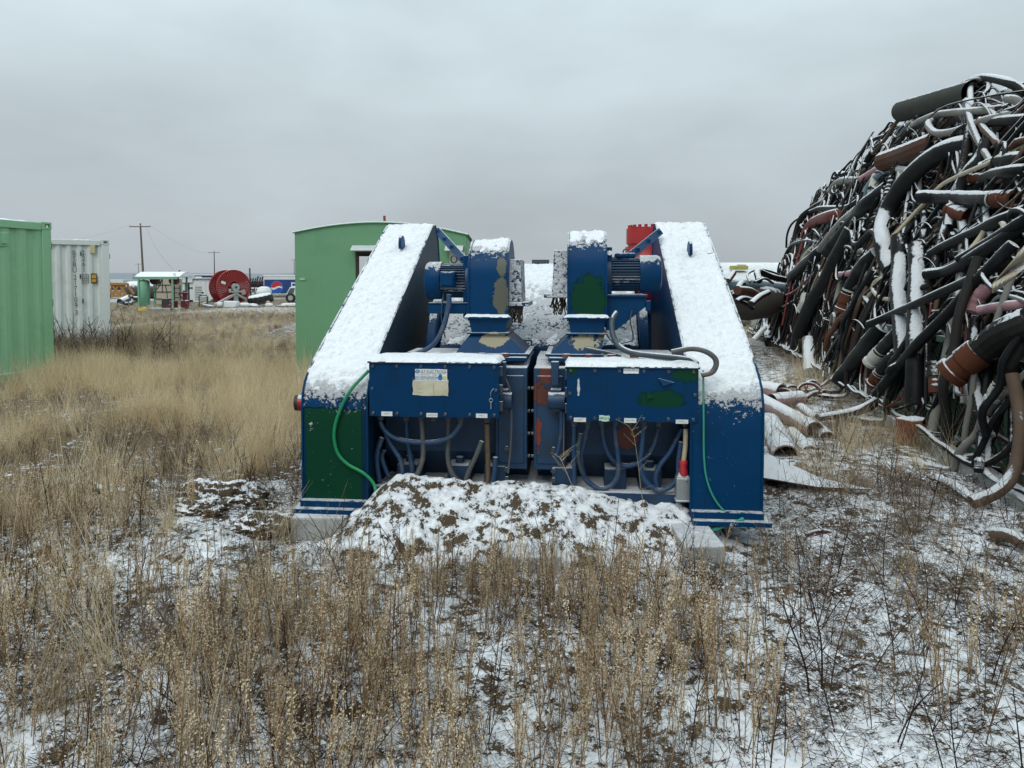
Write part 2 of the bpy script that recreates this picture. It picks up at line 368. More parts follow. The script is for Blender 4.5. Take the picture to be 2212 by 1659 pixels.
m_drum = mat('blower paint', BLUE, **kw, snow=.64, samp=.62, ssc=44, regions=[(GREENP, (.39, .45, 1.48), (.125, .4, .155), False, .6, 14.), (GREY, (-.21, .45, 1.48), (.055, .4, .14), False, .7, 12.), (GREY, (-.205, .45, 1.70), (.035, .3, .075), False, .6, 12.),
              (GREY, (.60, .5, 1.6), (.03, .3, .06), False, .6, 14.)])
CREAM = (.27, .25, .175)
m_duct = mat('duct paint', BLUE, **kw, snow=.85, samp=.25, regions=[(CREAM, (-.25, .5, 1.19), (.10, .5, .055), False, .6, 14.), (CREAM, (.36, .5, 1.18), (.09, .5, .05), False, 1.1, 16.), (GREY, (.5, .5, 1.22), (.05, .5, .03), False, .8, 16.)])
m_motor = mat('motor paint', (.006, .034, .085), .5, var=.25, vsc=5, dirt=(.012, .016, .018), dirt_amt=.6, snow=.80, samp=.30, bump=.1)
m_motor2 = mat('motor paint over red primer', (.006, .036, .09), .5, var=.25, vsc=5, dirt=(.012, .018, .02), dirt_amt=.6, snow=.80, samp=.30, bump=.1,
               regions=[((.11, .022, .012), (.12, .2, 1.0), (.05, .3, .09), False, 1.1, 13.), ((.09, .022, .012), (.10, .2, .86), (.09, .3, .07), False, 1.1, 13.), ((.15, .03, .018), (.065, .2, .62), (.02, .3, .12), False, .9, 13.), ((.14, .032, .018), (.645, .4, .57), (.075, .4, .08), False, .3, 9.)])
m_hood = mat('hood paint', BLUE, **kw, snow=.66, samp=.34, ssc=60)
m_intake = mat('snow crusted intake paint', BLUE, **kw, snow=-.02, samp=.60, ssc=30)
m_cable = mat('blue painted cable', (.012, .045, .11), .5, dirt=(.12, .11, .09), dirt_amt=.55, vsc=12, snow=.93, samp=.12)
m_cableg = mat('worn grey cable', (.07, .075, .075), .6, dirt=(.16, .13, .09), dirt_amt=.5, vsc=12, snow=.8, samp=.2)
m_cabled = mat('dark cable', (.018, .035, .05), .5, dirt=(.1, .1, .09), dirt_amt=.3, vsc=12, snow=.72, samp=.25)
m_cablet = mat('brown taped cable', (.16, .105, .06), .6, dirt=(.06, .05, .04), vsc=14)
m_bolt = mat('grey bolts', (.045, .06, .075), .5, .3, dirt=(.1, .05, .03), vsc=20, snow=.8)
m_foot = mat('foot plate paint', BLUE, **kw, snow=.80, samp=.85, ssc=20)
PROF = [(0, .17), (0, .80), (.012, .87), (.05, .945), (.12, 1.01), (.22, 1.075), (.38, 1.17), (.85, 1.43), (1.4, 1.735), (2.06, 2.095), (2.20, 2.11), (2.32, 1.98), (2.42, 1.6), (2.42, .17)]
for sgn in (-1, 1):
    xo, xi = sgn*1.433, sgn*1.008
    b = MB()
    # guard shell: finely cut top sheet so that the snow follows the bend
    prof = []
    for (a, c) in zip(PROF[:-1], PROF[1:]):
        n = max(1, int(math.hypot(c[0]-a[0], c[1]-a[1])/.12)); prof += [(a[0]+(c[0]-a[0])*i/n, a[1]+(c[1]-a[1])*i/n) for i in range(n)]
    prof.append(PROF[-1])
    b.prism([(xo, p[0], p[1]) for p in prof], (xi-xo, 0, 0))
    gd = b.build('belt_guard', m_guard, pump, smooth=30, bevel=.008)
    gd['label'] = 'sloping belt guard with a dark green paint patch' if sgn < 0 else 'sloping belt guard with plain blue front panel'
    # rolled edge strips and foot plate
    b = MB()
    for x in (xo, xi):
        b.tube([(x, p[0]-.004, p[1]+.002) for p in prof[:-6]], .007, 6)
    b.build('edge_strip', m_blue, gd)
    b = MB(); b.span((xo-sgn*-.035, -.10, .135), (xi, .25, .165)); b.span((xo, -.055, .165), (xi, -.0, .205)); b.build('foot_plate', m_foot, gd, bevel=.004)
    b = MB()
    p = pl(868 if sgn < 0 else 1490, 545, 1.62 if sgn < 0 else 1.5); lz = float(np.interp(p.y, [q[0] for q in PROF[:10]], [q[1] for q in PROF[:10]]))
    ring = [(p.x-.012, p.y+.075*math.cos(t), lz+.055+.075*math.sin(t)) for t in np.linspace(-.6, math.pi+.6, 12)]
    b.prism(ring, (.024, 0, 0)); b.build('lifting_lug', m_blue, gd, bevel=.003)
    b = MB()
    if sgn < 0: q0, q1 = pl(944, 497, 2.0), pl(1003, 563, .9)
    else: q0, q1 = pl(1427, 499, 1.75), pl(1338, 572, .75)
    b.bar(q0, q1, .062, .014, up=(0, 1, 0)); 
    for t in (.04, .33, .6, .95): c = q0.lerp(q1, t); b.cyl(c-Vector((0, .035, 0)), c+Vector((0, .0, 0)), .017, n=8)
    b.build('brace_bar', m_blue, pump, bevel=.002)
m_gsnow = mat('scuffed snow', SNOW, .85, var=.06, vsc=25, bump=1.5, bsc=34, spec=.2, chips=[((.02, .035, .06), 17., .685)])
def snow_sheet(prof, x0, x1, T, lo, hi, A, seed, parent, step=.018, mm=None):   # a real layer of snow that thins out where the sheet below turns steep
    P_ = []
    for (a, c) in zip(prof[:-1], prof[1:]):
        n = max(1, int(math.hypot(c[0]-a[0], c[1]-a[1])/step)); P_ += [(a[0]+(c[0]-a[0])*i/n, a[1]+(c[1]-a[1])*i/n) for i in range(n)]
    P_.append(prof[-1]); Pn = np.array(P_); tg = np.gradient(Pn, axis=0); kk = np.ones(9)/9
    tg = np.stack([np.convolve(np.pad(tg[:, i], 4, 'edge'), kk, 'valid') for i in (0, 1)], -1); tg /= np.linalg.norm(tg, axis=1)[:, None]; nv = np.stack([-tg[:, 1], tg[:, 0]], -1); nv *= np.sign(nv[:, 1:2]+1e-9)
    nu = int(abs(x1-x0)/step); X = np.linspace(x0, x1, nu+1); S_, XX = np.meshgrid(np.arange(len(Pn))*step, X, indexing='ij'); k = sstep(lo, hi, nv[:, 1])[:, None]
    edge = np.minimum(np.minimum(XX-min(x0, x1), max(x0, x1)-XX)/.012, 1)
    h = T*(.15+.85*k)*np.sqrt(np.clip(edge, 0, 1))+A*(fbm(XX*34+seed, S_*34, 3)-.5)*2*(.5+.5*k)+.010*(fbm(XX*5+seed, S_*5, 2)-.5)-.020*(1-k)
    V = np.stack([XX, Pn[:, 0][:, None]+nv[:, 0][:, None]*h, Pn[:, 1][:, None]+nv[:, 1][:, None]*h], -1).reshape(-1, 3); I = np.arange(V.shape[0]).reshape(S_.shape)
    f = np.stack([I[:-1, :-1], I[:-1, 1:], I[1:, 1:], I[1:, :-1]], -1).reshape(-1, 4); o = bpy.data.objects.new('snow_layer', npmesh('snow_layer', V, f, [mm or m_snow])); COL.objects.link(o); o.parent = parent; return o
for gd, (xa, xb), sd in zip([o for o in pump.children if o.name.startswith('belt_guard')], ((-1.431, -1.010), (1.010, 1.431)), (2, 7)):
    snow_sheet(PROF[1:11], xa, xb,   .010, .10, .86, .022, sd, gd, mm=m_gsnow if sd == 2 else None)
# skid
b = MB(); b.span((-1.0, .12, .17), (1.0, 2.6, .25)); b.span((-1.0, .10, .185), (1.0, .16, .262)); b.span((-.9, .9, .25), (.9, 2.6, .45))
b.build('skid_frame', m_motor, pump, bevel=.006)
# power end hood behind the motors
HP = [(1.08, .4), (1.08, 1.06), (1.10, 1.10), (1.2, 1.17), (1.32, 1.29), (1.48, 1.43), (1.68, 1.57), (1.95, 1.68), (2.25, 1.735), (2.9, 1.74), (2.95, 1.3), (2.95, .4)]
b = MB(); prof = []
for (a, c) in zip(HP[:-1], HP[1:]):
    n = max(1, int(math.hypot(c[0]-a[0], c[1]-a[1])/.08)); prof += [(a[0]+(c[0]-a[0])*i/n, a[1]+(c[1]-a[1])*i/n) for i in range(n)]
b.prism([(-.76, p[0], p[1]) for p in prof], (1.55, 0, 0)); hood = b.build('gear_cover', m_hood, pump, smooth=50, bevel=.01)
snow_sheet(HP[2:10], -.755, .785, .012, .58, .98, .022, 5, hood)
b = MB()
for x0 in (-.86, .79): b.prism([(x0, 1.55+.5*math.cos(t), .98+.5*math.sin(t)) for t in np.linspace(0, 2*math.pi, 28)[:-1]], (.07, 0, 0))
b.each('shaft_flange', m_hood, hood, bevel=.006)
b = MB(); p = pl(1130, 748, 1.06); q = pl(1148, 748, 1.06)
for (a0, a1) in ((1130, 1148), (1216, 1232)):
    p, q = pl(a0, 750, 1.06), pl(a1, 750, 1.06); b.tube([p, p+Vector((0, 0, .05)), q+Vector((0, 0, .05)), q], .008, 6)
b.each('lift_handle', m_bolt, hood)
b = MB(); p = pl(1168, 567, 2.4); b.box(p, (.16, .12, .05)); b.span((p.x-.05, 2.36, 1.70), (p.x+.05, 2.44, p.z-.025)); b.build('breather_cap', m_bolt, hood)
# traction motors
for sgn in (-1, 1):
    x0, x1 = (-.985, -.02) if sgn < 0 else (.045, .99)
    mm = m_motor if sgn < 0 else m_motor2
    b = MB(); yc, zc, R = .72, .63, .43
    octa = [(.0, R*math.cos(t+math.pi/8)*1.06, R*math.sin(t+math.pi/8)*1.06) for t in np.linspace(0, 2*math.pi, 9)[:-1]]
    b.prism([(x0, yc+q[1], zc+q[2]) for q in octa], (x1-x0, 0, 0)); mo_ = b.build('traction_motor', mm, pump, smooth=30, bevel=.015)
    mo_['label'] = 'traction motor under the sign plate box' if sgn < 0 else 'traction motor with flaking red primer'
    # inner end housing with raised rim, bolts and cover plates
    b = MB(); xe = x1 if sgn < 0 else x0; d = -sgn
    xa, xb = sorted((xe-d*.20, xe+d*.012))
    b.span((xa, .235, .36), (xb, .6, 1.03)); b.span((xa+.02, .225, .40), (xb-.02, .24, .98))
    b.prism([(xa, .30, 1.0), (xa, .62, 1.065), (xa, 1.0, 1.065), (xa, 1.0, .9), (xa, .30, .9)], (xb-xa, 0, 0)); b.build('end_housing', mm, mo_, bevel=.008)
    b = MB()
    for z in np.arange(.44, 1.02, .15):
        for yy in (.27,): b.cyl((xe-d*.02, yy, z), (xe+d*.028, yy, z), .012, n=6)
    for z in (.30, .36, .50, .75): b.cyl((xe-d*.12, .225, z), (xe-d*.12, .205, z), .018, n=6)
    b.each('bolt', m_bolt, mo_)
    b = MB(); p = pl(1085 if sgn < 0 else 1200, 868, .10)
    b.cyl(p+Vector((-.05, .05, 0)), p+Vector((.06, .05, 0)), .055, n=14); b.box(p+Vector((0, .08, 0)), (.07, .08, .14)); b.span(p+Vector((-.03, .03, .10)), p+Vector((.02, .08, .25))); b.build('grease_fitting', m_motor, mo_, bevel=.004)
    b = MB()                                                        # low feet and flange of the motor frame
    for xx in (x0+.18, x0+.52, x1-.2): b.span((xx-.07, .22, .24), (xx+.07, .5, .38)); b.cyl((xx, .3, .38), (xx, .3, .42), .03, n=8)
    b.each('mounting_foot', m_motor, mo_, bevel=.006)
    # top deck between blower foot and box
    b = MB(); b.span((x0+.08, .33, 1.06), (x1, .95, 1.085)); dk = b.build('top_plate', m_duct, mo_, bevel=.004)
    b = MB()
    for xx in np.linspace(x0+.2, x1-.15, 5): b.cyl((xx, .36, 1.085), (xx, .36, 1.11), .03, n=10)
    b.each('plug_cap', m_rust, mo_)
# junction boxes
def rough_slab(x0, x1, y0, y1, z0, h, seed, nu=46, nv=14):
    b = MB()
    def f(u, v):
        X = x0+(x1-x0)*u+(float(fbm(v*9+seed, u*3, 2))-.5)*.012*(1 if 0 < u < 1 else 2); Y = y0+(y1-y0)*v
        e = min(1, min(u*(x1-x0), (1-u)*(x1-x0), v*(y1-y0), (1-v)*(y1-y0))/.018+.0); e = math.sqrt(max(0, min(1, e)))
        if v == 0: Y += (float(fbm(u*40+seed, 5., 3))-.5)*.02
        return (X, Y, z0+h*e*(.62+.75*float(fbm(X*9+seed, Y*9, 3)))-.004)
    b.grid(f, nu, nv); return b
for sgn in (-1, 1):
    A, B = (pl(797, 780, -.005), pl(1078, 904, -.005)) if sgn < 0 else (pl(1224, 790, -.005), pl(1508, 914, -.005))
    x0, x1, zt, zb = A.x, B.x, A.z, B.z
    b = MB(); b.span((x0+.006, 0, zb+.004), (x1-.006, .27, zt-.006))
    jb = b.build('junction_box', m_box, pump, bevel=.004); jb['label'] = 'wide junction box with a torn white nameplate' if sgn < 0 else 'wide junction box with flaked green paint spots'
    b = MB(); b.span((x0, -.006, zb), (x1, -.0005, zt-.012)); cv = b.build('cover_plate', m_box, jb, bevel=.002)
    b = MB(); b.span((x0-.008, -.016, zt-.012), (x1+.008, .275, zt)); b.build('lid', m_motor, jb, bevel=.002)
    rough_slab(x0-.008, x1+.008, -.018, .275, zt, .030, 3 if sgn < 0 else 9).build('snow_cap', m_snow, jb, smooth=70)
    b = MB()
    for xx in np.linspace(x0+.025, x1-.03, 6):
        for z in (zb+.02, zt-.03): b.cyl((xx, -.006, z), (xx, -.014, z), .010, n=8)
    for z in ((zb+zt)/2,): b.cyl((x0+.02, -.006, z), (x0+.02, -.013, z), .010, n=8); b.cyl((x1-.02, -.006, z), (x1-.02, -.013, z), .010, n=8)
    b.each('cover_bolt', m_bolt, jb)
    ZF = Z3 if sgn < 0 else Z4
    gl = ((810, 632), (1030, 632), (1165, 625), (1270, 635), (1400, 625), (1510, 640), (1735, 648)) if sgn < 0 else ((490, 655), (605, 660), (720, 668), (840, 655), (955, 655), (1080, 660), (1205, 675), (1430, 680))
    for q in gl:
        p = pl(*ZF(*q), .10); b = MB(); b.cyl((p.x, p.y, zb+.005), (p.x, p.y, zb-.022), .031, n=8); b.cyl((p.x, p.y, zb-.022), (p.x, p.y, zb-.045), .026, .021, n=12); b.build('cable_gland', m_bolt, jb, bevel=.002)
    # little white tags along the lower edge
    tg = ((816, 912, 562, 602, 'MOTOR F1'), (1208, 1305, 575, 612, 'MOTOR CONTROL'), (1640, 1740, 580, 618, 'MOTOR A')) if sgn < 0 else ((485, 588, 595, 632, 'MOTOR F'), (910, 1012, 600, 640, 'MOTOR CONTROL'), (1345, 1450, 612, 648, 'MOTOR A'))
    for (a0, a1, c0, c1, s_) in tg:
        p, q = pl(*ZF(a0, c0), -.008), pl(*ZF(a1, c1), -.008); b = MB(); b.span((p.x, -.0095, q.z), (q.x, -.0062, p.z)); t_ = b.build('tag_plate', m_white, jb)
        text(s_, .007, Matrix.Translation(((p.x+q.x)/2, -.0105, (p.z+q.z)/2)) @ FRONT, m_ink, t_)
    b = MB(); rr = [(x0 if sgn > 0 else x1, .02, zb+.02)]
    xs = x1 if sgn < 0 else x0
    for z in (zb+.07, (zt+zb)/2, zt-.06): b.span((xs-.01, .02, z-.03), (xs+.02, .05, z+.03))
    b.each('latch', m_bolt, jb, bevel=.002)
# sign plate
m_paper = mat('yellowed sheet', (.52, .49, .36), .6, var=.08, dirt=(.38, .33, .2), dirt_amt=.7, vsc=10)
m_decal = mat('white decal', (.68, .70, .70), .4, var=.03)
m_lblue = mat('decal blue', (.03, .16, .38), .5, var=.05); m_yel = mat('decal yellow', (.6, .5, .12), .5, var=.05)
jbl = [o for o in pump.children if o.name.startswith('junction_box')]
def jag(x0, x1, z0, z1, y, seed, j=.004):
    pts = []; r_ = random.Random(seed)
    for (a, c) in (((x0, z0), (x1, z0)), ((x1, z0), (x1, z1)), ((x1, z1), (x0, z1)), ((x0, z1), (x0, z0))):
        for i in range(7): t = i/7; pts.append((a[0]+(c[0]-a[0])*t+r_.uniform(-j, j), y, a[1]+(c[1]-a[1])*t+r_.uniform(-j, j)))
    return pts
p, q = pl(897, 797, -.008), pl(966, 823, -.008); r2, r3 = pl(892, 820, -.008), pl(969, 855, -.008)
b = MB(); b.prism(jag(p.x, q.x, q.z, p.z, -.0115, 4, .001), (0, .005, 0)); np_ = b.build('nameplate', m_decal, jbl[0], smooth=0)
T = lambda x, z: Matrix.Translation((p.x+(q.x-p.x)*x, -.0128, p.z+(q.z-p.z)*z)) @ FRONT
text('GULF ELECTROQUIP', .0235, T(.58, .20), m_ink, np_, sp=1.0)
text('ELECTRICAL MOTORS AND GENERATORS', .0085, T(.57, .37), m_ink, np_)
text('SALES  SERVICE  REPAIR', .008, T(.26, .50), m_ink, np_); text('e-mail', .012, T(.61, .50), m_ink, np_)
text('HIGH PERFORMANCE', .0185, T(.36, .70), m_ink, np_); text('DRILLING PRODUCTS', .0185, T(.36, .87), m_lblue, np_)
c = T(.07, .2).to_translation(); b = MB(); b.lathe(c, (0, -1, 0), [(.007, 0), (.013, .0005), (.0, .0006)][1:], 20); b.cyl(c, c+Vector((0, -.0006, 0)), .013, n=20); b.build('emblem', m_lblue, np_)
text('G', .018, Matrix.Translation(c+Vector((0, -.0012, 0))) @ FRONT, m_decal, np_)
b = MB()
for x, z, r_ in ((.79, .55, .011), (.79, .74, .015)): c = T(x, z).to_translation(); b.cyl(c, c+Vector((0, -.0007, 0)), r_, n=14)
b.build('printed_motor', m_lblue, np_)
b = MB(); c = T(.92, .72).to_translation(); b.cyl(c, c+Vector((0, -.0009, 0)), .012, n=12); b.build('printed_gear', m_yel, np_)
b = MB(); b.prism(jag(r2.x, r3.x, r3.z, r2.z, -.0105, 8, .0035), (0, .0042, 0)); sp_ = b.build('data_sheet', m_paper, jbl[0], smooth=0)
b = MB(); xm = r2.x+(r3.x-r2.x)*.58
b.span((xm-.002, -.0113, r3.z+.004), (xm+.002, -.0107, r2.z-.02)); 
for i in range(8): z = r2.z-.018-i*.009; b.span((r2.x+.008, -.0111, z), (r2.x+.03+rnd.random()*.07, -.0107, z+.0012))
for i in range(4): z = r3.z+.008+i*.009; b.span((xm+.006, -.0111, z), (r3.x-.006, -.0107, z+.001))
b.build('printed_lines', mat('faded print', (.33, .29, .19), .7), sp_)
p, q = pl(1347, 793, -.008), pl(1380, 807, -.008); b = MB(); b.prism(jag(p.x, q.x, q.z, p.z, -.0115, 12, .001), (0, .005, 0)); pt = b.build('name_tag', m_decal, jbl[1], smooth=0)
text('MUDPUMP #2', .0145, Matrix.Translation(((p.x+q.x)/2, -.0126, (p.z+q.z)/2)) @ FRONT, m_ink, pt)
p, q = pl(*Z4(702, 578), -.009), pl(*Z4(785, 625), -.009); b = MB(); b.prism(jag(p.x, q.x, q.z, p.z, -.0105, 13, .004), (0, .004, 0)); pt = b.build('torn_tag', mat('pale green tag', (.45, .62, .5), .6), jbl[1], smooth=0)
text('MP1X-F', .017, Matrix.Translation(((p.x+q.x)/2, -.0126, (p.z+q.z)/2)) @ FRONT, m_ink, pt)
b = MB(); 
for a_, c_, d_ in (((1200, 265), (1240, 330), (1330, 300)), ((1100, 365), (1105, 440), (1165, 425))):
    P3 = [pl(*Z4(*a_), -.012), pl(*Z4(*c_), -.030), pl(*Z4(*d_), -.012)]; b.add(P3+[v+Vector((0, .002, .001)) for v in P3], [(0, 1, 2), (5, 4, 3), (0, 3, 4, 1), (1, 4, 5, 2), (2, 5, 3, 0)])
b.build('paint_flake', m_box, jbl[1], smooth=0)
b = MB(); p = pl(*Z3(1770, 465), -.016); b.tube([p+Vector((.011*math.cos(t), 0, .011*math.sin(t))) for t in np.linspace(0, 6.3, 14)], .002, 6); b.cyl(p+Vector((0, 0, -.011)), p+Vector((0, 0, -.055)), .0032, n=6)
b.tube([p+Vector((0, 0, .011)), p+Vector((.0, .0, .05)), p+Vector((.03, .02, .09))], .0012, 4, steps=8); b.build('key_pin', m_steel, jbl[0])
# hanging cables
CL = [([(805, 650), (850, 730), (950, 800), (1120, 830), (1300, 825), (1420, 780), (1490, 700), (1510, 650)], 42, 'b'), ([(830, 700), (900, 850), (980, 980), (1000, 1100)], 42, 'b'),
      ([(1035, 650), (1040, 800), (1060, 900), (1080, 1030), (1090, 1180)], 48, 'b'), ([(1165, 640), (1175, 760), (1180, 950), (1150, 1060), (1110, 1140)], 42, 'g'),
      ([(1400, 640), (1400, 800), (1395, 950), (1420, 1070), (1480, 1160), (1560, 1200), (1700, 1190)], 44, 'g'), ([(1735, 670), (1740, 900), (1745, 1120), (1730, 1240)], 46, 't'),
      ([(1690, 820), (1640, 950), (1580, 1080), (1550, 1180), (1560, 1260)], 42, 'g'), ([(820, 790), (780, 920), (780, 1050), (800, 1170)], 46, 'b'), ([(840, 900), (820, 960), (850, 1060), (880, 1130)], 44, 'b'),
      ([(1810, 960), (1800, 1100), (1770, 1230)], 46, 'b'), ([(1880, 230), (1940, 400), (1950, 650), (1940, 900), (1920, 1100)], 18, 'g')]
CR = [([(490, 660), (490, 900), (490, 1190)], 42, 'b'), ([(605, 660), (570, 800), (545, 930), (570, 1080), (620, 1150), (700, 1195), (780, 1180), (850, 1100), (860, 950), (840, 780), (830, 660)], 42, 'b'),
      ([(720, 660), (740, 800), (790, 920), (870, 990), (960, 1000), (1060, 960), (1150, 850), (1200, 690)], 42, 'b'),
      ([(1075, 660), (1060, 850), (1045, 980), (1080, 1110), (1180, 1205), (1280, 1190), (1360, 1100), (1370, 950), (1390, 800)], 42, 'b'),
      ([(1400, 690), (1300, 880), (1210, 1000), (1175, 1100), (1190, 1190)], 42, 'b'), ([(1190, 1230), (1250, 1285), (1345, 1262)], 34, 'b'), ([(545, 730), (525, 850), (530, 960), (560, 1060)], 40, 'd'),
      ([(380, 540), (375, 750), (340, 930)], 34, 'b'), ([(400, 560), (400, 760), (398, 960)], 16, 'g')]
cm = {'b': m_cable, 'g': m_cableg, 't': m_cablet, 'd': m_cabled}
for L_, ZF, sc in ((CL, Z3, 600/2212), (CR, Z4, 620/2212)):
    for i, (pts, wd, cc) in enumerate(L_):
        k = .10+.045*((i*7) % 3); P_ = [pl(*ZF(*q), k if len(pts) > 3 else .16) for q in pts]
        MB().tube(P_, wd*sc*S/2/FV*4.65, 10, steps=max(10, len(pts)*6)).build('power_cable', cm[cc], pump)
# plug on the last cable
b = MB(); P_ = [pl(*Z4(*q), .07) for q in ((1430, 690), (1426, 830), (1412, 960))]; pc = MB().tube(P_, .0155, 10, steps=10).build('power_cable', mat('cream cable', (.42, .36, .24), .6, dirt=(.5, .5, .48)), pump)
pc['label'] = 'cream cable ending in red tape and a grey plug'
MB().tube([pl(*Z4(1410, 955), .07), pl(*Z4(1409, 1010), .065), pl(*Z4(1412, 1078), .07)], lambda t: .0255+.002*math.sin(t*9), 12, steps=8).build('red_tape', mat('red tape', (.42, .02, .03), .45, var=.3, vsc=30), pc)
p, q = pl(*Z4(1348, 1100), .06), pl(*Z4(1468, 1285), .06)
b = MB(); b.span((p.x, .04, q.z), (q.x, .12, p.z)); b.prism([(p.x, .045, p.z), (q.x, .045, p.z), (q.x-.03, .06, p.z+.03), (p.x+.02, .06, p.z+.03)], (0, .05, 0)); b.span((p.x-.006, .03, q.z-.012), (q.x+.008, .13, q.z)); b.cyl((q.x-.03, .03, p.z-.01), (q.x-.03, .04, p.z-.01), .008, n=8)
b.build('plug', m_steel, pc, bevel=.006)
b = MB(); b.tube([pl(*Z4(1360, 1330), .1), pl(*Z4(1400, 1420), .05), pl(*Z4(1480, 1520), 0.)], .03, 12, steps=10); b.build('drain_pipe', m_conc, pump)
# blowers
def blower(sgn):
    x0, x1 = (pl(1012, 600, .5).x, pl(1096, 600, .5).x) if sgn < 0 else (pl(1227, 600, .5).x, pl(1310, 600, .5).x)
    zt = (1.885 if sgn < 0 else 1.94); R = .27; zc = zt-R; yc = .77
    arc = [(yc+R*math.cos(t), zc+R*math.sin(t)) for t in np.linspace(-.35, math.pi, 26)]
    prof = arc+[(yc-R, 1.40), (yc-R+.01, 1.33), (yc+.18, 1.33), (yc+.2, 1.45)]
    b = MB(); b.prism([(x0, a, c) for a, c in prof], (x1-x0, 0, 0)); bl = b.build('blower', m_drum, pump, smooth=30, bevel=.005)
    bl['label'] = 'blower with grey bare patches and a fin motor with a square terminal box' if sgn < 0 else 'blower with a dark green flaked patch on its drum'
    snow_sheet([q for q in arc[::-1] if q[1] > zc+.02 and q[0] < yc+.2], x0+.004, x1-.004, .010, .36, 1.05, .022, 13+sgn*4, bl, .014)
    b = MB()
    for x in (x0, x1): b.prism([(x-.006, yc+(a-yc)*1.035, zc+(c-zc)*1.03) for a, c in prof], (.012, 0, 0))
    b.build('housing_rim', m_drum, bl, smooth=30)
    d = -1 if sgn < 0 else 1                                        # motor side
    xm = x0 if sgn < 0 else x1
    # motor: flange, finned body, fan cover
    zc2 = pl(960, 606, .72).z if sgn < 0 else pl(1366, 592, .72).z; r = .128 if sgn < 0 else .125; ym = .70
    Lb = .035; body = .185 if sgn < 0 else .20; cov = .115 if sgn < 0 else .15
    X = lambda t: xm+d*t
    b = MB(); b.lathe((X(.0), ym, zc2), (d, 0, 0), [(.02, 0), (r*1.05, 0), (r*1.05, Lb), (r*.85, Lb+.01), (.02, Lb+.01)], 28)
    b.cyl((X(Lb), ym, zc2), (X(Lb+body), ym, zc2), r*.80, n=28)
    for i in range(36):
        t = 2*math.pi*i/36; R_ = Matrix.Rotation(t, 3, 'X'); b.box(Vector((X(Lb+body/2), ym, zc2))+R_ @ Vector((0, 0, r*.87)), (body, .006, r*.2), R_)
    mt = b.build('fan_motor', m_motor, bl, smooth=30)
    b = MB(); b.lathe((X(Lb+body), ym, zc2), (d, 0, 0), [(r*.7, 0), (r*1.04, 0), (r*1.06, .01), (r*1.06, cov*.8), (r*.98, cov*.95), (r*.8, cov), (.01, cov)], 30); b.build('fan_cover', m_drum, bl, smooth=40)
    b = MB(); e = Vector((X(Lb+body*.55), ym, zc2+r)); b.tube([e+Vector((.022*math.cos(t), 0, .026+.026*math.sin(t))) for t in np.linspace(-1.57, 4.71, 16)], .006, 6); b.build('eye_bolt', m_bolt, bl)
    b = MB()
    if sgn < 0: a0 = pl(967, 602, ym-r-.05); b.span(a0+Vector((-.055, 0, -.058)), a0+Vector((.05, .09, .052))); b.span(a0+Vector((-.048, -.02, -.052)), a0+Vector((.043, 0, .045)))
    else: b.span((X(Lb+.03), ym-.07, zc2+r*.9), (X(Lb+body-.03), ym+.07, zc2+r+.022))
    b.build('terminal_box', m_drum, bl, bevel=.012)
    # motor shelf
    b = MB()
    if sgn < 0:
        A = pl(929, 650, .62); b.span((A.x, .55, A.z-.088), (x0, .90, A.z-.02)); b.span((A.x, .545, A.z-.022), (x0, .9, A.z-.01))
    else:
        A = pl(1395, 640, .58); b.prism([(x1, .56, A.z), (A.x, .56, A.z), (A.x, .56, A.z-.07), (x1+.07, .56, A.z-.235), (x1, .56, A.z-.235)], (0, .02, 0)); b.span((x1, .54, A.z-.006), (A.x+.01, .92, A.z+.012))
        b.prism([(x1, .86, A.z), (A.x, .86, A.z), (A.x, .86, A.z-.07), (x1+.07, .86, A.z-.235), (x1, .86, A.z-.235)], (0, .02, 0))
        b.span((A.x, .55, A.z-.10), (A.x+.03, .6, A.z-.03))
    b.build('motor_shelf', m_drum, bl, bevel=.004)
    b = MB(); lx = x0-.035 if sgn < 0 else x1+.012; z2 = zc+.16
    b.span((lx-.02 if sgn < 0 else lx-.01, .60, zc-.28), (lx+.03, .72, z2)); b.build('mounting_plate', m_drum, bl, bevel=.003)
    if sgn > 0:
        b = MB(); b.tube([(lx+.012+.0*t, .592, z2-.04) for t in (0,)]+[(lx+.012, .58, z2-.04)], .018, 12); b.build('lifting_hole', m_snow, bl)
    # intake box with sloping mouth and louvre shelf
    xs = x1 if sgn < 0 else x0; di = -d
    A = pl(1134, 655, .6) if sgn < 0 else pl(1185, 540, .6)
    wd = abs(A.x-xs); zt2, zb2 = (pl(1110, 560, .6).z, pl(1110, 652, .6).z) if sgn < 0 else (pl(1200, 540, .6).z, pl(1200, 634, .6).z)
    b = MB(); b.prism([(xs, .58, zb2), (xs+di*wd*.82, .58, zb2), (xs+di*wd*.72, .60, zt2), (xs, .60, zt2)], (0, .36, 0)); b.span(*( (xs, .55, zb2-.03), (xs+di*(wd+.03), .98, zb2) )); ib = b.build('intake_box', m_intake, bl, smooth=0, bevel=.004)
    b = MB()
    for i in range(26):
        a0 = Vector((xs+di*rnd.uniform(.015, wd*.8), rnd.uniform(.58, .8), zb2-.03)); b.tube([a0, a0+Vector((rnd.uniform(-.02, .02), 0, -.04)), a0+Vector((rnd.uniform(-.03, .03), 0, -rnd.uniform(.06, .13)))], .004, 4)
    b.build('filter_scraps', mat('torn filter mesh', (.07, .05, .035), .9), ib)
    # duct
    za, zb3, zc3 = (pl(1050, 684, .5).z, pl(1050, 718, .5).z, 1.088)
    b = MB(); b.span((x0-.03, .47, za-.012), (x1+.02, 1.0, za)); b.span((x0-.012, .48, zb3-.012), (x1+.012, .99, zb3)); 
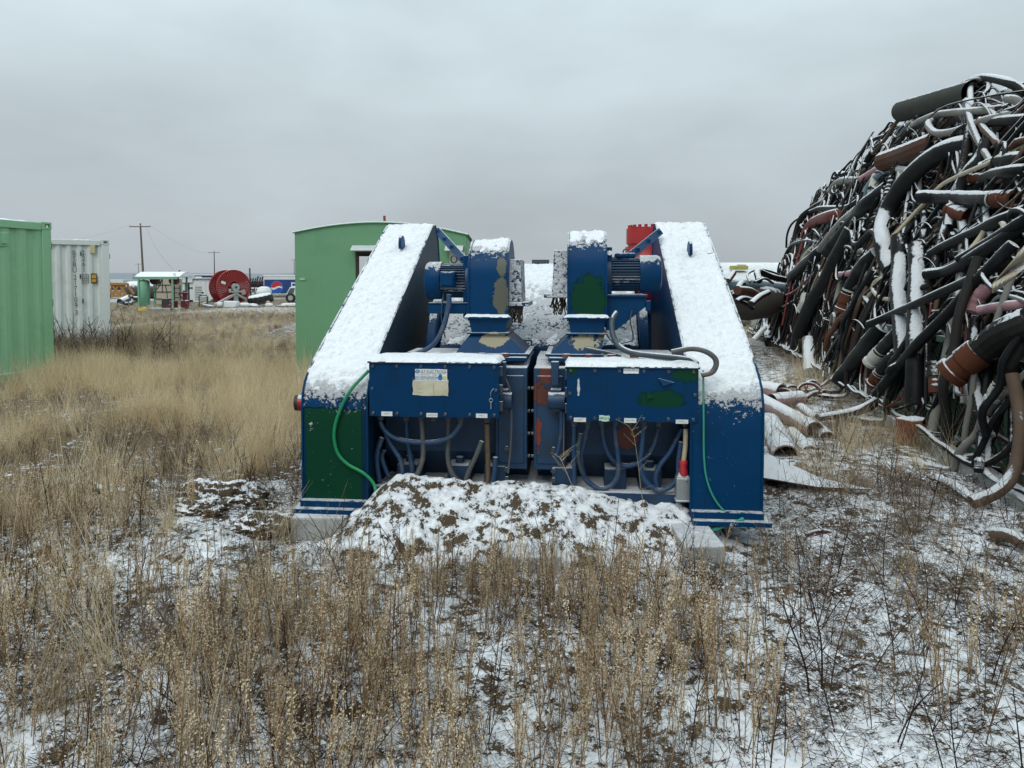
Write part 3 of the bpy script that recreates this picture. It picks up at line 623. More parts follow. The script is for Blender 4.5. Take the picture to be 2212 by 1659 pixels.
    f0 = [(x0+.0, .50, za-.012), (x1-.0, .50, za-.012), (x1-.0, .97, za-.012), (x0+.0, .97, za-.012)]; f1 = [(x0+.02, .51, zb3), (x1-.02, .51, zb3), (x1-.02, .96, zb3), (x0+.02, .96, zb3)]
    b.add(f0+f1, [(0, 1, 5, 4), (1, 2, 6, 5), (2, 3, 7, 6), (3, 0, 4, 7)])
    w0, w1 = (x0-.09, x1+.14) if sgn < 0 else (x0-.13, x1-.04)
    f0 = [(x0+.01, .51, zb3-.012), (x1-.01, .51, zb3-.012), (x1-.01, .96, zb3-.012), (x0+.01, .96, zb3-.012)]; f1 = [(w0, .42, zc3), (w1, .42, zc3), (w1, .99, zc3), (w0, .99, zc3)]
    b.add(f0+f1, [(0, 1, 5, 4), (1, 2, 6, 5), (2, 3, 7, 6), (3, 0, 4, 7)]); b.span((w0-.02, .40, zc3), (w1+.02, 1., zc3+.015)); b.build('duct', m_duct, bl, smooth=0, bevel=.003)
    rough_slab(x0-.028, x1+.02, .47, .53, za, .022, 21+sgn, 20, 6).build('snow_cap', m_snow, bl, smooth=70)
blower(-1); blower(1)
up = [([(970, 636), (969, 660), (958, 705), (938, 742), (905, 762), (880, 766)], .018, 'b', .48, 'v'), ([(800, 880), (760, 960), (770, 1080), (830, 1180), (960, 1235), (1200, 1262), (1430, 1290), (1500, 1330)], .019, 'd', .42, 2),
      ([(1280, 1225), (1440, 1195), (1560, 1212), (1650, 1270), (1668, 1335), (1630, 1400), (1540, 1425)], .017, 'g', -.02, 2), ([(700, 1040), (740, 1110), (810, 1145), (900, 1135), (945, 1100), (920, 950), (935, 860)], .005, 'd', .5, 2), ([(540, 1195), (650, 1215), (760, 1240), (840, 1262)], .012, 'd', .4, 2)]
for pts, r_, cc, dp, zz in up:
    P_ = [pl(*(q if zz == 'v' else Z2(*q)), dp if not (zz == 2 and r_ == .019) else dp-.38*(i/7)) for i, q in enumerate(pts)]
    MB().tube(P_, r_, 10, steps=44).build('power_cable', cm[cc], pump)
P_ = [Vector((-.62, .55, 1.5)), Vector((-.63, .52, 1.35)), Vector((-.6, .5, 1.2))]; MB().tube(P_, .005, 6, steps=10).build('power_cable', m_cabled, pump)
# red pulsation bottle at the fluid end
p0 = pl(1398, 560, 2.75); zt = pl(1398, 490, 2.75).z; r = .19
m_red = mat('red enamel', (.33, .012, .014), .4, var=.15, dirt=(.12, .01, .01), snow=.66, samp=.3)
b = MB(); b.lathe((p0.x, 2.75, .5), (0, 0, 1), [(.02, .78), (.16, .78), (.30, .90), (.345, 1.05), (.33, 1.15), (.28, 1.24), (.215, zt-.5-.27), (.215, zt-.5-.20), (.19, zt-.5-.20), (.19, zt-.5-.17), (.205, zt-.5-.17), (.205, zt-.5-.02), (.01, zt-.5-.02)], 32)
MB().cyl((p0.x, 2.75, .3), (p0.x, 2.75, 1.29), .08, n=12).build('manifold_pipe', m_motor, pump)
db = b.build('pulsation_bottle', m_red, pump, smooth=40); db['label'] = 'red bolted pulsation bottle behind the brace bar'
b = MB()
for i in range(18): t = 2*math.pi*i/18; b.cyl((p0.x+.175*math.cos(t), 2.75+.175*math.sin(t), zt-.03), (p0.x+.175*math.cos(t), 2.75+.175*math.sin(t), zt+.014), .018, n=6)
b.each('head_bolt', m_red, db)
# cords lying on the guards
m_grope = mat('green hose plastic', (.005, .20, .075), .35, var=.15)
m_gcord = mat('pale green cord', (.03, .26, .17), .4, var=.25)
def onpump(pts, ly): return [PM @ pl(*q, l_) for q, l_ in zip(pts, ly)]
b = MB(); b.tube(onpump([(797, 800), (760, 840), (737, 880), (722, 930), (728, 975), (750, 1002), (785, 1022), (806, 1043), (812, 1062)], [.03, -.015, -.02, -.02, -.02, -.02, -.025, -.03, -.05]), .0105, 8, steps=50)
tag(b.build('garden_hose', m_grope), 'thin bright green hose looping over the green-patched guard front', 'hose')
b = MB(); b.tube(onpump([(1519, 800), (1520, 900), (1521, 990), (1528, 1040), (1545, 1080), (1570, 1110), (1592, 1128)], [.02, -.015, -.02, -.02, -.02, -.03, -.06]), .006, 8, steps=40)
b.tube(onpump([(1592, 1128), (1605, 1120), (1590, 1128), (1560, 1138), (1538, 1146)], [-.06, -.07, -.08, -.08, -.09]), .010, 6, steps=18)
tag(b.build('green_cord', m_gcord), 'pale green cord hanging down the plain blue guard front', 'cord')
# ------------------------------------------------------------------ shipping containers
def container(name, label, loc, ang, L, D, pm, pitch, H=2.59):
    t = thing(name, label, 'container', loc, ang)
    def wall(fn, length, z0=.16, z1=H-.13):
        b = MB(); x = .16; pts = []; dep = .036
        while x < length-.16-pitch:
            pts += [(x, .03), (x+pitch*.27, .03), (x+pitch*.5, .03+dep), (x+pitch*.77, .03+dep)]; x += pitch
        pts += [(x, .03), (length-.1, .03)]
        vs = [fn(a, d, z) for (a, d) in pts for z in (z0, z1)]
        b.add(vs, [(2*i, 2*i+2, 2*i+3, 2*i+1) for i in range(len(pts)-1)]); return b
    wall(lambda a, d, z: (-a, d, z), L).build('wall_panel', pm, t, smooth=0)
    wall(lambda a, d, z: (-d, a, z), D).build('wall_panel', pm, t, smooth=0)
    wall(lambda a, d, z: (-L+d, a, z), D).build('wall_panel', pm, t, smooth=0)
    wall(lambda a, d, z: (-a, D-d, z), L).build('wall_panel', pm, t, smooth=0)
    for (x, y) in ((0, 0), (-L, 0), (0, D), (-L, D)):
        sx_, sy_ = (-1 if x == 0 else 1), (1 if y == 0 else -1)
        b = MB(); b.span((x+sx_*.006, y+sy_*.006, .118), (x+sx_*.165, y+sy_*.11, H-.118)); b.build('corner_post', pm, t, bevel=.008)
        for z in (0, H-.118):
            b = MB(); X0, Y0 = x, y; X1, Y1 = x+sx_*.178, y+sy_*.162; q = .03
            # casting with real oval opening on the front and end faces
            b.span((X0, Y0, z), (X1, Y1, z+q)); b.span((X0, Y0, z+.118-q), (X1, Y1, z+.118))
            b.span((X0, Y0, z+q), (X0+sx_*q, Y0+sy_*.05, z+.118-q)); b.span((X1, Y0, z+q), (X1-sx_*.06, Y1, z+.118-q)); b.span((X0, Y1, z+q), (X1, Y1-sy_*.05, z+.118-q))
            b.build('corner_casting', pm, t, bevel=.004)
    for (a, c) in (((-.18, 0), (-L+.18, .06)), ((-.18, D-.06), (-L+.18, D)), ((-.06, .165), (0, D-.165)), ((-L, .165), (-L+.06, D-.165))):
        b = MB(); b.span((a[0], a[1]+.004, .02), (c[0], c[1]-.004, .165)); b.span((a[0], a[1]+.004, H-.135), (c[0], c[1]-.004, H-.02)); b.each('rail', pm, t, bevel=.006)
    MB().span((-L+.02, .03, H-.05), (-.02, D-.03, H-.012)).build('roof', pm, t)
    b = rough_slab(-L+.05, -.18, .005, D-.02, H-.02, .045, 5, 40, 10); b.build('snow_cap', m_snow, t, smooth=70)
    for z in (.6, 1.25, 2.2):
        b = MB(); b.span((.0, .02, z-.06), (.012, .06, z+.06)); b.build('lashing_bar', m_bolt, t)
    return t
m_cg = mat('green container paint', (.26, .50, .29), .5, var=.06, vsc=2, streak=(.20, .36, .21), dirt=(.20, .39, .23), dirt_amt=.4, chips=[((.09, .06, .04), 2.2, .74)], bump=.08, snow=.9, samp=.1)
m_cw = mat('white container paint', (.60, .64, .62), .5, var=.05, vsc=2, dirt=(.48, .49, .45), dirt_amt=.5, chips=[((.20, .12, .07), 1.4, .72)], bump=.08, snow=.9, samp=.1,
           regions=[((.33, .26, .17), (-1.75, 0, .95), (.25, .3, .28), False, 1.6, 6.)])
gc = container('shipping_container', 'pale green corrugated shipping container at the edge of the meadow', (-7.66, 11.86, -.03), math.radians(72.6), 6.06, 2.44, m_cg, .278)
b = MB(); b.span((-.86, .02, 2.16), (-.72, .05, 2.38)); b.span((-.85, -.005, 2.20), (-.76, .03, 2.37)); b.build('vent_cover', m_cg, gc, bevel=.006)
wc = container('shipping_container', 'white corrugated shipping container with black code letters', (-9.56, 16.9, -.03), math.radians(31), 2.44, 6.06, m_cw, .21)
def wl(vx, vy):                             # spot on the white end wall
    M_ = wc_m.inverted(); o = M_ @ Vector((0, 0, EYE)); r = M_.to_3x3() @ Vector(ray(vx, vy)); t_ = (.026-o.y)/r.y; return o+r*t_
wc_m = Matrix.Translation((-9.56, 16.9, -.03)) @ Matrix.Rotation(math.radians(31), 4, 'Z')
ZW = zm(130, 550, 160/1062)
for ch, x, y in (('B', 300, 320), ('S', 303, 410), ('B', 306, 500), ('U', 309, 590), ('2', 316, 705), ('1', 318, 790), ('7', 321, 880), ('1', 324, 965), ('0', 328, 1055), ('9', 331, 1145), ('3', 338, 1255),
                 ('2', 444, 318), ('2', 448, 405), ('6', 452, 492), ('1', 455, 580)):
    p = wl(*ZW(x, y)); text(ch, .17, Matrix.Translation((p.x, .022, p.z)) @ FRONT, m_ink, wc, stretch=.75)
p = wl(*ZW(474, 720)); b = MB()
for (dx, dz, wx, wz) in ((0, .105, .13, .01), (0, -.105, .13, .01), (-.06, 0, .01, .22), (.06, 0, .01, .22), (0, 0, .13, .01)): b.box((p.x+dx, .022, p.z+dz), (wx, .004, wz))
b.build('code_frame', m_ink, wc); text('US', .095, Matrix.Translation((p.x, .021, p.z+.05)) @ FRONT, m_ink, wc, stretch=.7); text('2210', .07, Matrix.Translation((p.x, .021, p.z-.05)) @ FRONT, m_ink, wc, stretch=.6)
p = wl(*ZW(611, 716)); b = MB(); b.box((p.x, .024, p.z), (.12, .004, .23)); yk = b.build('warning_sticker', m_ink, wc); b = MB(); b.box((p.x, .019, p.z+.045), (.09, .003, .09)); b.box((p.x, .019, p.z-.055), (.09, .003, .07)); b.build('sticker_face', mat('sticker yellow', (.55, .30, .02), .5), yk)
p = wl(*ZW(590, 250)); b = MB(); b.box((p.x, .02, p.z), (.10, .03, .22)); b.build('vent_cover', mat('faded yellow', (.50, .46, .25), .6), wc, bevel=.006)
for x, y in ((405, 328), (398, 685), (440, 1072), (810, 1065)): p = wl(*ZW(x, y)); b = MB(); b.box((p.x, .02, p.z), (.025, .012, .10)); b.build('rust_scar', m_ink, wc)

# ------------------------------------------------------------------ green site shack behind the pump
SY = 11.8; m_shack = mat('shack green', (.12, .285, .15), .55, streak=(.11, .25, .13), var=.07, vsc=1.2, dirt=(.10, .24, .125), dirt_amt=.5, bump=.05, chips=[((.13, .28, .14), 3., .76)])
sa = math.radians(1.0); x0s = (638-CX)/FV*SY; wS = 2.84; dS = 4.2
sh = thing('site_shack', 'green steel site shack with arched roof behind the blue pump', 'shack', (x0s, SY, -.02), sa)
def arch(x): return 2.40-.03*x/wS*1.0+.185*math.sin(math.pi*min(max(x/wS, 0), 1))**.85
wx0, wx1, wz0, wz1 = 1.00, 1.55, 1.20, 2.10
def wallcols(y, dy, wx0, wx1, wz0, wz1):
    b = MB(); xs = sorted(set([0, wS, wx0, wx1]+list(np.linspace(0, wS, 21))))
    for a, c in zip(xs[:-1], xs[1:]):
        f = lambda zl0, zl1, zu0, zu1: b.add([(a, y, zl0), (c, y, zl1), (c, y, zu1), (a, y, zu0), (a, y+dy, zl0), (c, y+dy, zl1), (c, y+dy, zu1), (a, y+dy, zu0)], [(0, 1, 2, 3), (7, 6, 5, 4), (0, 4, 5, 1), (3, 2, 6, 7)])
        if a >= wx0-1e-6 and c <= wx1+1e-6: f(.1, .1, wz0, wz0); f(wz1, wz1, arch(a), arch(c))
        else: f(.1, .1, arch(a), arch(c))
    return b
wallcols(0, .05, wx0, wx1, wz0, wz1).build('front_wall', m_shack, sh, smooth=0)
wallcols(dS-.05, .05, .10, .80, 1.2, 2.16).build('rear_wall', m_shack, sh, smooth=0)
for x in (0, wS-.05): MB().span((x, .05, .1), (x+.05, dS-.05, 2.385 if x == 0 else 2.355)).build('side_wall', m_shack, sh)
b = MB(); b.span((-.02, -.05, 0), (wS+.02, dS, .1)); b.build('skid_base', m_rust, sh)
b = MB(); xs = np.linspace(-.03, wS+.03, 24)
for a, c in zip(xs[:-1], xs[1:]): b.add([(a, -.03, arch(a)), (c, -.03, arch(c)), (c, dS+.03, arch(c)), (a, dS+.03, arch(a)), (a, -.03, arch(a)+.012), (c, -.03, arch(c)+.012), (c, dS+.03, arch(c)+.012), (a, dS+.03, arch(a)+.012)], [(0, 3, 2, 1), (4, 5, 6, 7), (0, 1, 5, 4), (2, 3, 7, 6)])
rf = b.build('roof', m_shack, sh, smooth=40)
b = MB()
for a, c in zip(xs[:-1], xs[1:]): b.add([(a, -.015, arch(a)+.01), (c, -.015, arch(c)+.01), (c, dS, arch(c)+.01), (a, dS, arch(a)+.01), (a, -.01, arch(a)+.03), (c, -.01, arch(c)+.03), (c, dS, arch(c)+.03), (a, dS, arch(a)+.03)], [(4, 5, 6, 7), (0, 1, 5, 4)])
b.build('snow_cap', m_snow, rf, smooth=60)
b = MB(); px = (898/1.094-638)/FV*SY if False else 1.40; b.span((px-.06, .5, arch(px)), (px+.12, .6, arch(px)+.05)); b.cyl((px, .55, arch(px)+.02), (px-.005, .55, arch(px)+.17), .022, n=8); b.build('roof_lug', m_rust, rf)
m_brown = mat('brown sash', (.035, .02, .014), .6)
b = MB()
for (a, c) in (((wx0, wz0), (wx0+.05, wz1)), ((wx1-.05, wz0), (wx1, wz1)), ((wx0+.05, wz1-.05), (wx1-.05, wz1)), ((wx0+.05, wz0), (wx1-.05, wz0+.05)), ((wx0+.05, 1.70), (wx1-.05, 1.735)), ((1.30, wz0+.05), (1.34, 1.70)), ((1.30, 1.735), (1.34, wz1-.05))): b.span((a[0], .01, a[1]), (c[0], .06, c[1]))
b.build('window_frame', m_brown, sh)
kg = NT('window glass'); kg.b.inputs['Base Color'].default_value = (.9, .95, .95, 1); kg.b.inputs['Transmission Weight'].default_value = 1.; kg.b.inputs['Roughness'].default_value = .02; kg.b.inputs['IOR'].default_value = 1.02
m_glass = kg.mat
MB().span((wx0+.05, .03, wz0+.05), (wx1-.05, .034, 1.70)).build('window_pane', m_glass, sh)
b = MB()
for (a, c) in (((.10, 1.2), (.14, 2.16)), ((.76, 1.2), (.80, 2.16)), ((.14, 1.64), (.76, 1.67))): b.span((a[0], dS-.07, a[1]), (c[0], dS-.01, c[1]))
b.build('rear_window_frame', m_white, sh)
for hx in (.98, 2.52):
    b = MB(); e = .78 if hx < 2 else .30
    b.prism([(hx-.03, -.005, 2.20), (hx-.03, -.20, 2.11), (hx-.03, -.20, 2.095), (hx-.03, -.005, 2.185)], (e, 0, 0)); b.build('window_hood', mat('hood green', (.12, .24, .14), .6, snow=.72, samp=.5, ssc=30), sh)
b = MB(); b.box((1.60, -.05, 2.33), (.22, .09, .05)); b.cyl((1.64, 0, 2.36), (1.64, -.06, 2.36), .03, n=8); b.build('flood_lamp', m_shack, sh, bevel=.01)
MB().box((.12, -.008, 1.64), (.09, .012, .035)).build('maker_plate', m_cg, sh)
b = MB(); b.span((2.56, -.012, 1.1), (2.82, -.002, 2.10)); b.build('door_panel', mat('tan door', (.5, .47, .42), .6), sh)

# ------------------------------------------------------------------ things behind the meadow
def far(vx, vy, Y): return at(vx, vy, Y)
ZB1 = zm(320, 620, 200/2212); ZB2 = zm(480, 620, 220/2212); ZB0 = zm(240, 500, 480/2212)
m_wood = mat('weathered wood', (.12, .095, .075), .85, var=.3, vsc=3)
m_orange = mat('orange wood', (.34, .17, .05), .8, var=.2, snow=.8)
m_sea = mat('seafoam paint', (.15, .34, .22), .5, var=.08, snow=.82, samp=.2)
m_drk = mat('dark steel', (.02, .022, .024), .6, snow=.7); m_maroon = mat('maroon paint', (.13, .012, .016), .5, snow=.72)
m_bred = mat('reel red', (.27, .022, .022), .5, var=.15, dirt=(.2, .012, .012), vsc=2, snow=.85, samp=.3)
m_stand = mat('stand grey', (.33, .36, .34), .55, var=.1, snow=.82)
m_wbody = mat('white enclosure paint', (.62, .65, .66), .5, var=.04, dirt=(.45, .45, .43), snow=.9, samp=.1)
m_navy = mat('navy paint', (.012, .022, .085), .45, var=.1)
m_wplas = mat('snowy white plastic', (.66, .69, .69), .6, var=.06, snow=.6)
m_wire = mat('line wire', (.10, .10, .10), .6)
def upole(vx, vyt, Y, arm, label, lean=0):
    t = at(vx, vyt, Y); H_ = t.z; base = Vector((t.x+lean, Y, -.2)); r = .16
    o = thing('utility_pole', label, 'utility pole', (base.x, Y, 0), 0, 'utility poles across the plain')
    MB().tube([(0, 0, -.2), (-lean, 0, H_)], lambda q: r*(1-.35*q), 10).build('pole', m_wood, o)
    b = MB(); b.box((-lean, -.1, H_-.45), (arm, .12, .12)); ca = b.build('crossarm', m_wood, o)
    b = MB()
    for q in (-.46, 0, .46): b.cyl((-lean+arm*q, -.1, H_-.39), (-lean+arm*q, -.1, H_-.2), .06, n=8)
    b.build('insulator', m_white, ca); return o
u1 = upole(331.5*S, 528*S, 98, 2.9, 'tall wooden utility pole standing behind the seafoam pump shelter', .35)
upole(506*S, 593*S, 192, 3.1, 'wooden utility pole rising behind the red cable reel')
upole(327*S, 622*S, 330, 3.0, 'faint distant utility pole left of the tall wooden one')
upole(695*S, 612*S, 300, 3.0, 'distant utility pole just left of the green shack')
t0 = at(331.5*S, 528*S, 98)
b = MB()
for (a, c, sag) in ((at(346*S*1., 537*S, 97.9), at(408*S, 636*S, 41), .5), ):
    b.tube([a.lerp(c, i/14)-Vector((0, 0, sag*4*(i/14)*(1-i/14))) for i in range(15)], .010, 4)
tag(b.build('guy_wire', m_wire), 'thin wire running down from the tall pole to the shelter roof', 'wire')
b = MB(); a = t0+Vector((-1.3, -.1, -.2)); c = at(-60, 585*S, 60)
b.tube([a.lerp(c, i/14)-Vector((0, 0, .8*4*(i/14)*(1-i/14))) for i in range(15)], .006, 4); tag(b.build('power_line', m_wire), 'faint power line strung from the tall pole over the containers', 'wire')
b = MB(); a = at(494*S, 598*S, 192); c = t0+Vector((1.3, -.1, -.2)); b.tube([a.lerp(c, i/14)-Vector((0, 0, 1.0*4*(i/14)*(1-i/14))) for i in range(15)], .008, 4); tag(b.build('power_line', m_wire), 'faint power line strung between the two wooden poles', 'wire')

# pump shelter
Y = 39.2; sc = Y/FV
g = lambda q: at(*ZB1(*q), Y)
o_ = g((330, 1240)); sh2 = thing('pump_shelter', 'seafoam steel frame shelter with snowy curved roof over machinery', 'shelter', (o_.x, Y, 0))
def rel(q, root=o_): p = g(q); return Vector((p.x-root.x, 0, max(p.z, 0)))
b = MB(); A, B = rel((45, 395)), rel((1190, 395)); zt_ = rel((600, 290)).z
b.prism([(A.x, -.4+1.9*i/10, A.z+.0+(zt_-A.z+.05)*math.sin(math.pi*i/10)) for i in range(11)], (B.x-A.x, 0, 0)); b.build('roof', m_sea, sh2, smooth=40)
b = MB(); b.prism([(A.x+.06, -.42+1.94*i/10, A.z+.04+(zt_-A.z+.06)*math.sin(math.pi*i/10)) for i in range(11)], (B.x-A.x+.05, 0, 0)); b.build('snow_cap', m_snow, sh2, smooth=40)
b = MB(); b.span((A.x-.02, -.45, A.z-.1), (B.x, -.35, A.z+.04)); b.build('eave_beam', m_sea, sh2)
for q in ((85, 325), (1125, 318)):
    p = rel(q); MB().tube([p+Vector((.055*math.cos(t), -.46, .055*math.sin(t))) for t in np.linspace(0, 6.28, 13)], .016, 6).build('lifting_eye', m_sea, sh2)
for q in ((200, 1230), (1070, 1240)):
    p = rel(q)
    for yy in (-.4, 1.3): b = MB(); b.span((p.x-.04, yy-.04, 0), (p.x+.04, yy+.04, A.z)); b.box((p.x, yy, .04), (.2, .2, .08)); b.build('post', m_sea, sh2)
b = MB(); p, q = rel((105, 1140)), rel((385, 460)); r = (q.x-p.x)/2
b.lathe(((p.x+q.x)/2, -.1, p.z), (0, 0, 1), [(.02, 0), (r*.7, .03), (r, .12), (r, q.z-p.z-.12), (r*.7, q.z-p.z-.02), (.02, q.z-p.z)], 20); b.build('oil_tank', m_sea, sh2, smooth=50)
for x0_, x1_, y0_, y1_ in ((350, 520, 420, 610), (850, 1035, 410, 600)):
    p, q = rel((x0_, y0_)), rel((x1_, y1_)); r = (q.x-p.x)/2*1.2
    b = MB(); b.cyl(((p.x+q.x)/2, .15, p.z-r*.6), ((p.x+q.x)/2, .5, p.z-r*.6), r, n=20); b.cyl(((p.x+q.x)/2, .1, p.z-r*.6), ((p.x+q.x)/2, .15, p.z-r*.6), r*.3, n=10); b.build('hose_drum', m_maroon, sh2)
for pts in (((640, 420), (650, 520), (560, 680), (460, 800), (450, 900), (520, 970), (640, 980)), ((520, 560), (600, 560), (650, 490)), ((680, 420), (680, 800)), ((760, 600), (800, 800), (820, 1100)), ((530, 420), (520, 700))):
    MB().tube([rel(q)+Vector((0, .1, 0)) for q in pts], .022, 6, steps=16).build('hose', m_drk, sh2)
b = MB()
for q0, q1 in (((860, 600), (870, 1150)), ((1010, 600), (1015, 1000)), ((860, 680), (1010, 680)), ((870, 800), (1010, 810)), ((870, 930), (1010, 930))): b.bar(rel(q0)+Vector((0, .7, 0)), rel(q1)+Vector((0, .7, 0)), .04, .04)
b.build('ladder', m_drk, sh2)
b = MB(); p, q = rel((680, 1190)), rel((860, 950)); b.span((p.x, .0, 0), (q.x, .6, q.z)); b.cyl((p.x-.05, .3, .2), (p.x+.1, .3, .2), .18, n=14); b.build('engine_block', m_drk, sh2, bevel=.03)
b = MB(); p, q = rel((870, 1200)), rel((1000, 980)); b.span((p.x, .0, 0), (q.x, .5, q.z-.06)); b.cyl((p.x+.06, -.06, .16), (p.x+.06, .0, .16), .13, n=14); b.build('compressor', m_maroon, sh2, bevel=.02)
b = MB(); p, q = rel((1100, 1180)), rel((1230, 740)); b.lathe(((p.x+q.x)/2, .6, 0), (0, 0, 1), [(.02, 0), (.22, 0), (.22, .45), (.12, .5), (.12, q.z-.2), (.24, q.z-.18), (.24, q.z-.1), (.1, q.z-.08), (.1, q.z)], 16); b.bar((p.x-.1, .4, q.z-.2), (q.x+.12, .3, .25), .05, .05); b.build('valve_stack', m_maroon, sh2, smooth=40)
b = MB(); p = rel((1000, 260)); b.cyl((p.x, .6, p.z-.1), (p.x, .6, p.z+.06), .035, n=8); b.bar((p.x, .6, p.z+.06), (p.x+.09, .6, p.z+.11), .05, .05); b.build('exhaust_pipe', m_drk, sh2)
b = MB(); b.span((A.x+.1, -.5, -.02), (B.x, 1.6, .07)); b.build('base_frame', m_stand, sh2)
# yellow jug
p = gnd(*ZB1(160, 1285)); b = MB(); s_ = 190*200/2212*S/FV*p.y
b.prism([(-s_*.5, 0, .0), (s_*.5, 0, 0), (s_*.5, 0, s_*.5), (s_*.2, 0, s_*.55), (-s_*.2, 0, s_*.45), (-s_*.5, 0, s_*.25)], (0, s_*.5, 0)); b.cyl((-s_*.45, s_*.25, s_*.28), (-s_*.58, s_*.25, s_*.36), s_*.09, n=10)
jg = b.build('plastic_jug', mat('yellow plastic', (.55, .40, .07), .45, snow=.85), bevel=.04); jg.location = p; tag(jg, 'yellow plastic jug lying by the shelter post', 'jug')
# lattice trestle, pipes and dark tubes left of the shelter
Y = 44; b0 = at(*ZB0(120, 925), Y); tr = thing('wood_trestle', 'orange wooden lattice trestle beside the white container', 'trestle', (b0.x, Y, 0))
def rl(q, dy=0): p = at(*ZB0(*q), Y); return Vector((p.x-b0.x, dy, max(p.z, .02)))
b = MB(); b.bar(rl((60, 785)), rl((290, 790)), .14, .14); b.build('rail_beam', m_orange, tr)
for q0, q1 in (((110, 790), (190, 915)), ((190, 790), (110, 915)), ((190, 790), (270, 915)), ((255, 790), (185, 915)), ((275, 790), (350, 900)), ((60, 790), (110, 915))): MB().bar(rl(q0, .05*rnd.random()), rl(q1, .05*rnd.random()), .07, .12).build('lattice_bar', m_orange, tr)
b = MB(); b.bar(rl((60, 925)), rl((340, 915)), .12, .12); b.build('bottom_beam', m_orange, tr)
for i, (q0, q1, r, lab) in enumerate((((200, 985), (290, 945), .20, 'fat snowy pipe with a black open end by the trestle'), ((300, 920), (420, 985), .09, 'thin snowy pipe leaning towards the shelter tank'), ((300, 1000), (420, 960), .08, 'snowy pipe lying under the leaning one'), ((335, 940), (430, 940), .10, 'short dark pipe under snow beside the shelter tank'), ((240, 1000), (330, 1005), .10, 'low snowy pipe on the ground before the fat one'))):
    p, q = at(*ZB0(*q0), 41.5), at(*ZB0(*q1), 42.3); p.z = max(p.z, r); q.z = max(q.z, r)
    d = (q-p).normalized(); b = MB(); b.lathe(p, d, [(r*.86, .3), (r*.86, 0), (r, 0), (r, (q-p).length)], 14); tag(b.build('scrap_pipe', mat('snowy pipe %d' % i, (.10, .10, .10), .6, snow=.25)), lab, 'pipe', 'scrap pipes beside the trestle')
# far trailers and tanks at the left
def farbox(name, lab, cat, q0, q1, Y, dep, m, zoom=ZB0, base=0., rz=0):
    p, q = at(*zoom(*q0), Y), at(*zoom(*q1), Y); o = thing(name, lab, cat, ((p.x+q.x)/2, Y, 0), rz); hw = (q.x-p.x)/2
    b = MB(); b.span((-hw, 0, base), (hw, dep, p.z)); b.build('body', m, o, bevel=.03); return o, hw, p.z, q.z
t_, hw, zt, zb = farbox('white_tank', 'long white tank far off right of the white container', 'tank', (95, 740), (235, 775), 120, 3, m_wbody, base=.8)
b = MB(); b.span((-hw, .2, 0), (hw, 2.8, .75)); b.build('undercarriage', m_drk, t_)
t_, hw, zt, zb = farbox('office_trailer', 'small white trailer far behind the trestle', 'trailer', (312, 755), (400, 785), 110, 3, m_wbody, base=.5)
b = MB(); b.span((-hw*.6, -.02, zt*.5), (-hw*.2, 0, zt*.8)); b.span((hw*.2, -.02, zt*.5), (hw*.6, 0, zt*.8)); b.build('window', m_drk, t_); b = MB(); b.span((-hw*.7, .2, 0), (hw*.7, 2.8, .5)); b.build('chassis', m_drk, t_)
p, q = at(*ZB0(265, 815), 62), at(*ZB0(415, 860), 62); b = MB(); r = .75
b.lathe((p.x, 62, r), (1, 0, 0), [(.02, 0), (r*.8, .05), (r, .3), (r, q.x-p.x+1.5), (r*.8, q.x-p.x+1.8), (.02, q.x-p.x+1.9)], 20); tag(b.build('storage_tank', mat('dark tank', (.05, .05, .05), .6, snow=.45), smooth=60), 'dark round tank capped with snow behind the shelter', 'tank')
# beige stack behind the shelter
t_, hw, zt, zb = farbox('supply_crate', 'beige crate seen through the shelter frame', 'crate', (590, 730), (760, 860), 47, 1.6, mat('beige board', (.40, .36, .29), .8, snow=.9)); b = MB()
for z in (.3, .7, 1.1): b.span((-hw, -.03, z*zt/1.5), (hw, 0, z*zt/1.5+.07))
b.build('batten', m_wood, t_)
# generator enclosure
Y = 52; g2 = lambda q: at(*ZB1(*q), Y)
p, q = g2((1160, 1050)), g2((2050, 420)); ge = thing('generator_enclosure', 'white generator enclosure with louvred door left of the red reel', 'generator', (p.x, Y, 0)); W = q.x-p.x; Hh = q.z
def rg(x, y, d=0): v = g2((x, y)); return Vector((v.x-p.x, d, max(0, v.z)))
b = MB(); b.span((rg(1500, 0).x, 0, .15), (W, 2.2, Hh-.05)); b.span((0, 0, .15), (rg(1280, 0).x, 2.2, rg(0, 530).z)); b.span((rg(1400, 0).x, 0, .15), (rg(1500, 0).x, 2.2, rg(0, 530).z)); b.span((0, -.12, rg(0, 530).z), (rg(1500, 0).x, 2.2, Hh-.02)); b.span((rg(1280, 0).x, 1.0, .15), (rg(1400, 0).x, 1.1, rg(0, 530).z)); b.build('housing', m_wbody, ge, bevel=.02)
b = MB(); b.span((-.05, -.15, Hh-.02), (W+.05, 2.25, Hh+.05)); b.build('snow_cap', m_snow, ge, bevel=.02)
b = MB(); b.span(rg(1285, 1020, .6), rg(1395, 770, .95)); b.build('control_panel', m_maroon, ge)
b = MB(); b.span(rg(1510, 1040, -.03), rg(1840, 500, -.0)); b.build('door', m_wbody, ge, bevel=.01)
for i in range(8):
    y = 610+i*45; b = MB(); c0, c1 = rg(1565, y+40, -.05), rg(1735, y, -.035); b.prism([(c0.x, -.035, c0.z), (c0.x, -.075, c0.z+.01), (c0.x, -.035, c1.z)], (c1.x-c0.x, 0, 0)); b.build('louvre_slat', m_stand, ge)
for x in (1420, 1475): c = rg(x, 670, 0); MB().cyl(c, c+Vector((0, -.02, 0)), .07, n=14).build('port', m_ink, ge)
MB().cyl(rg(1765, 785, -.03), rg(1765, 785, -.08), .06, n=10).build('handle', m_drk, ge)
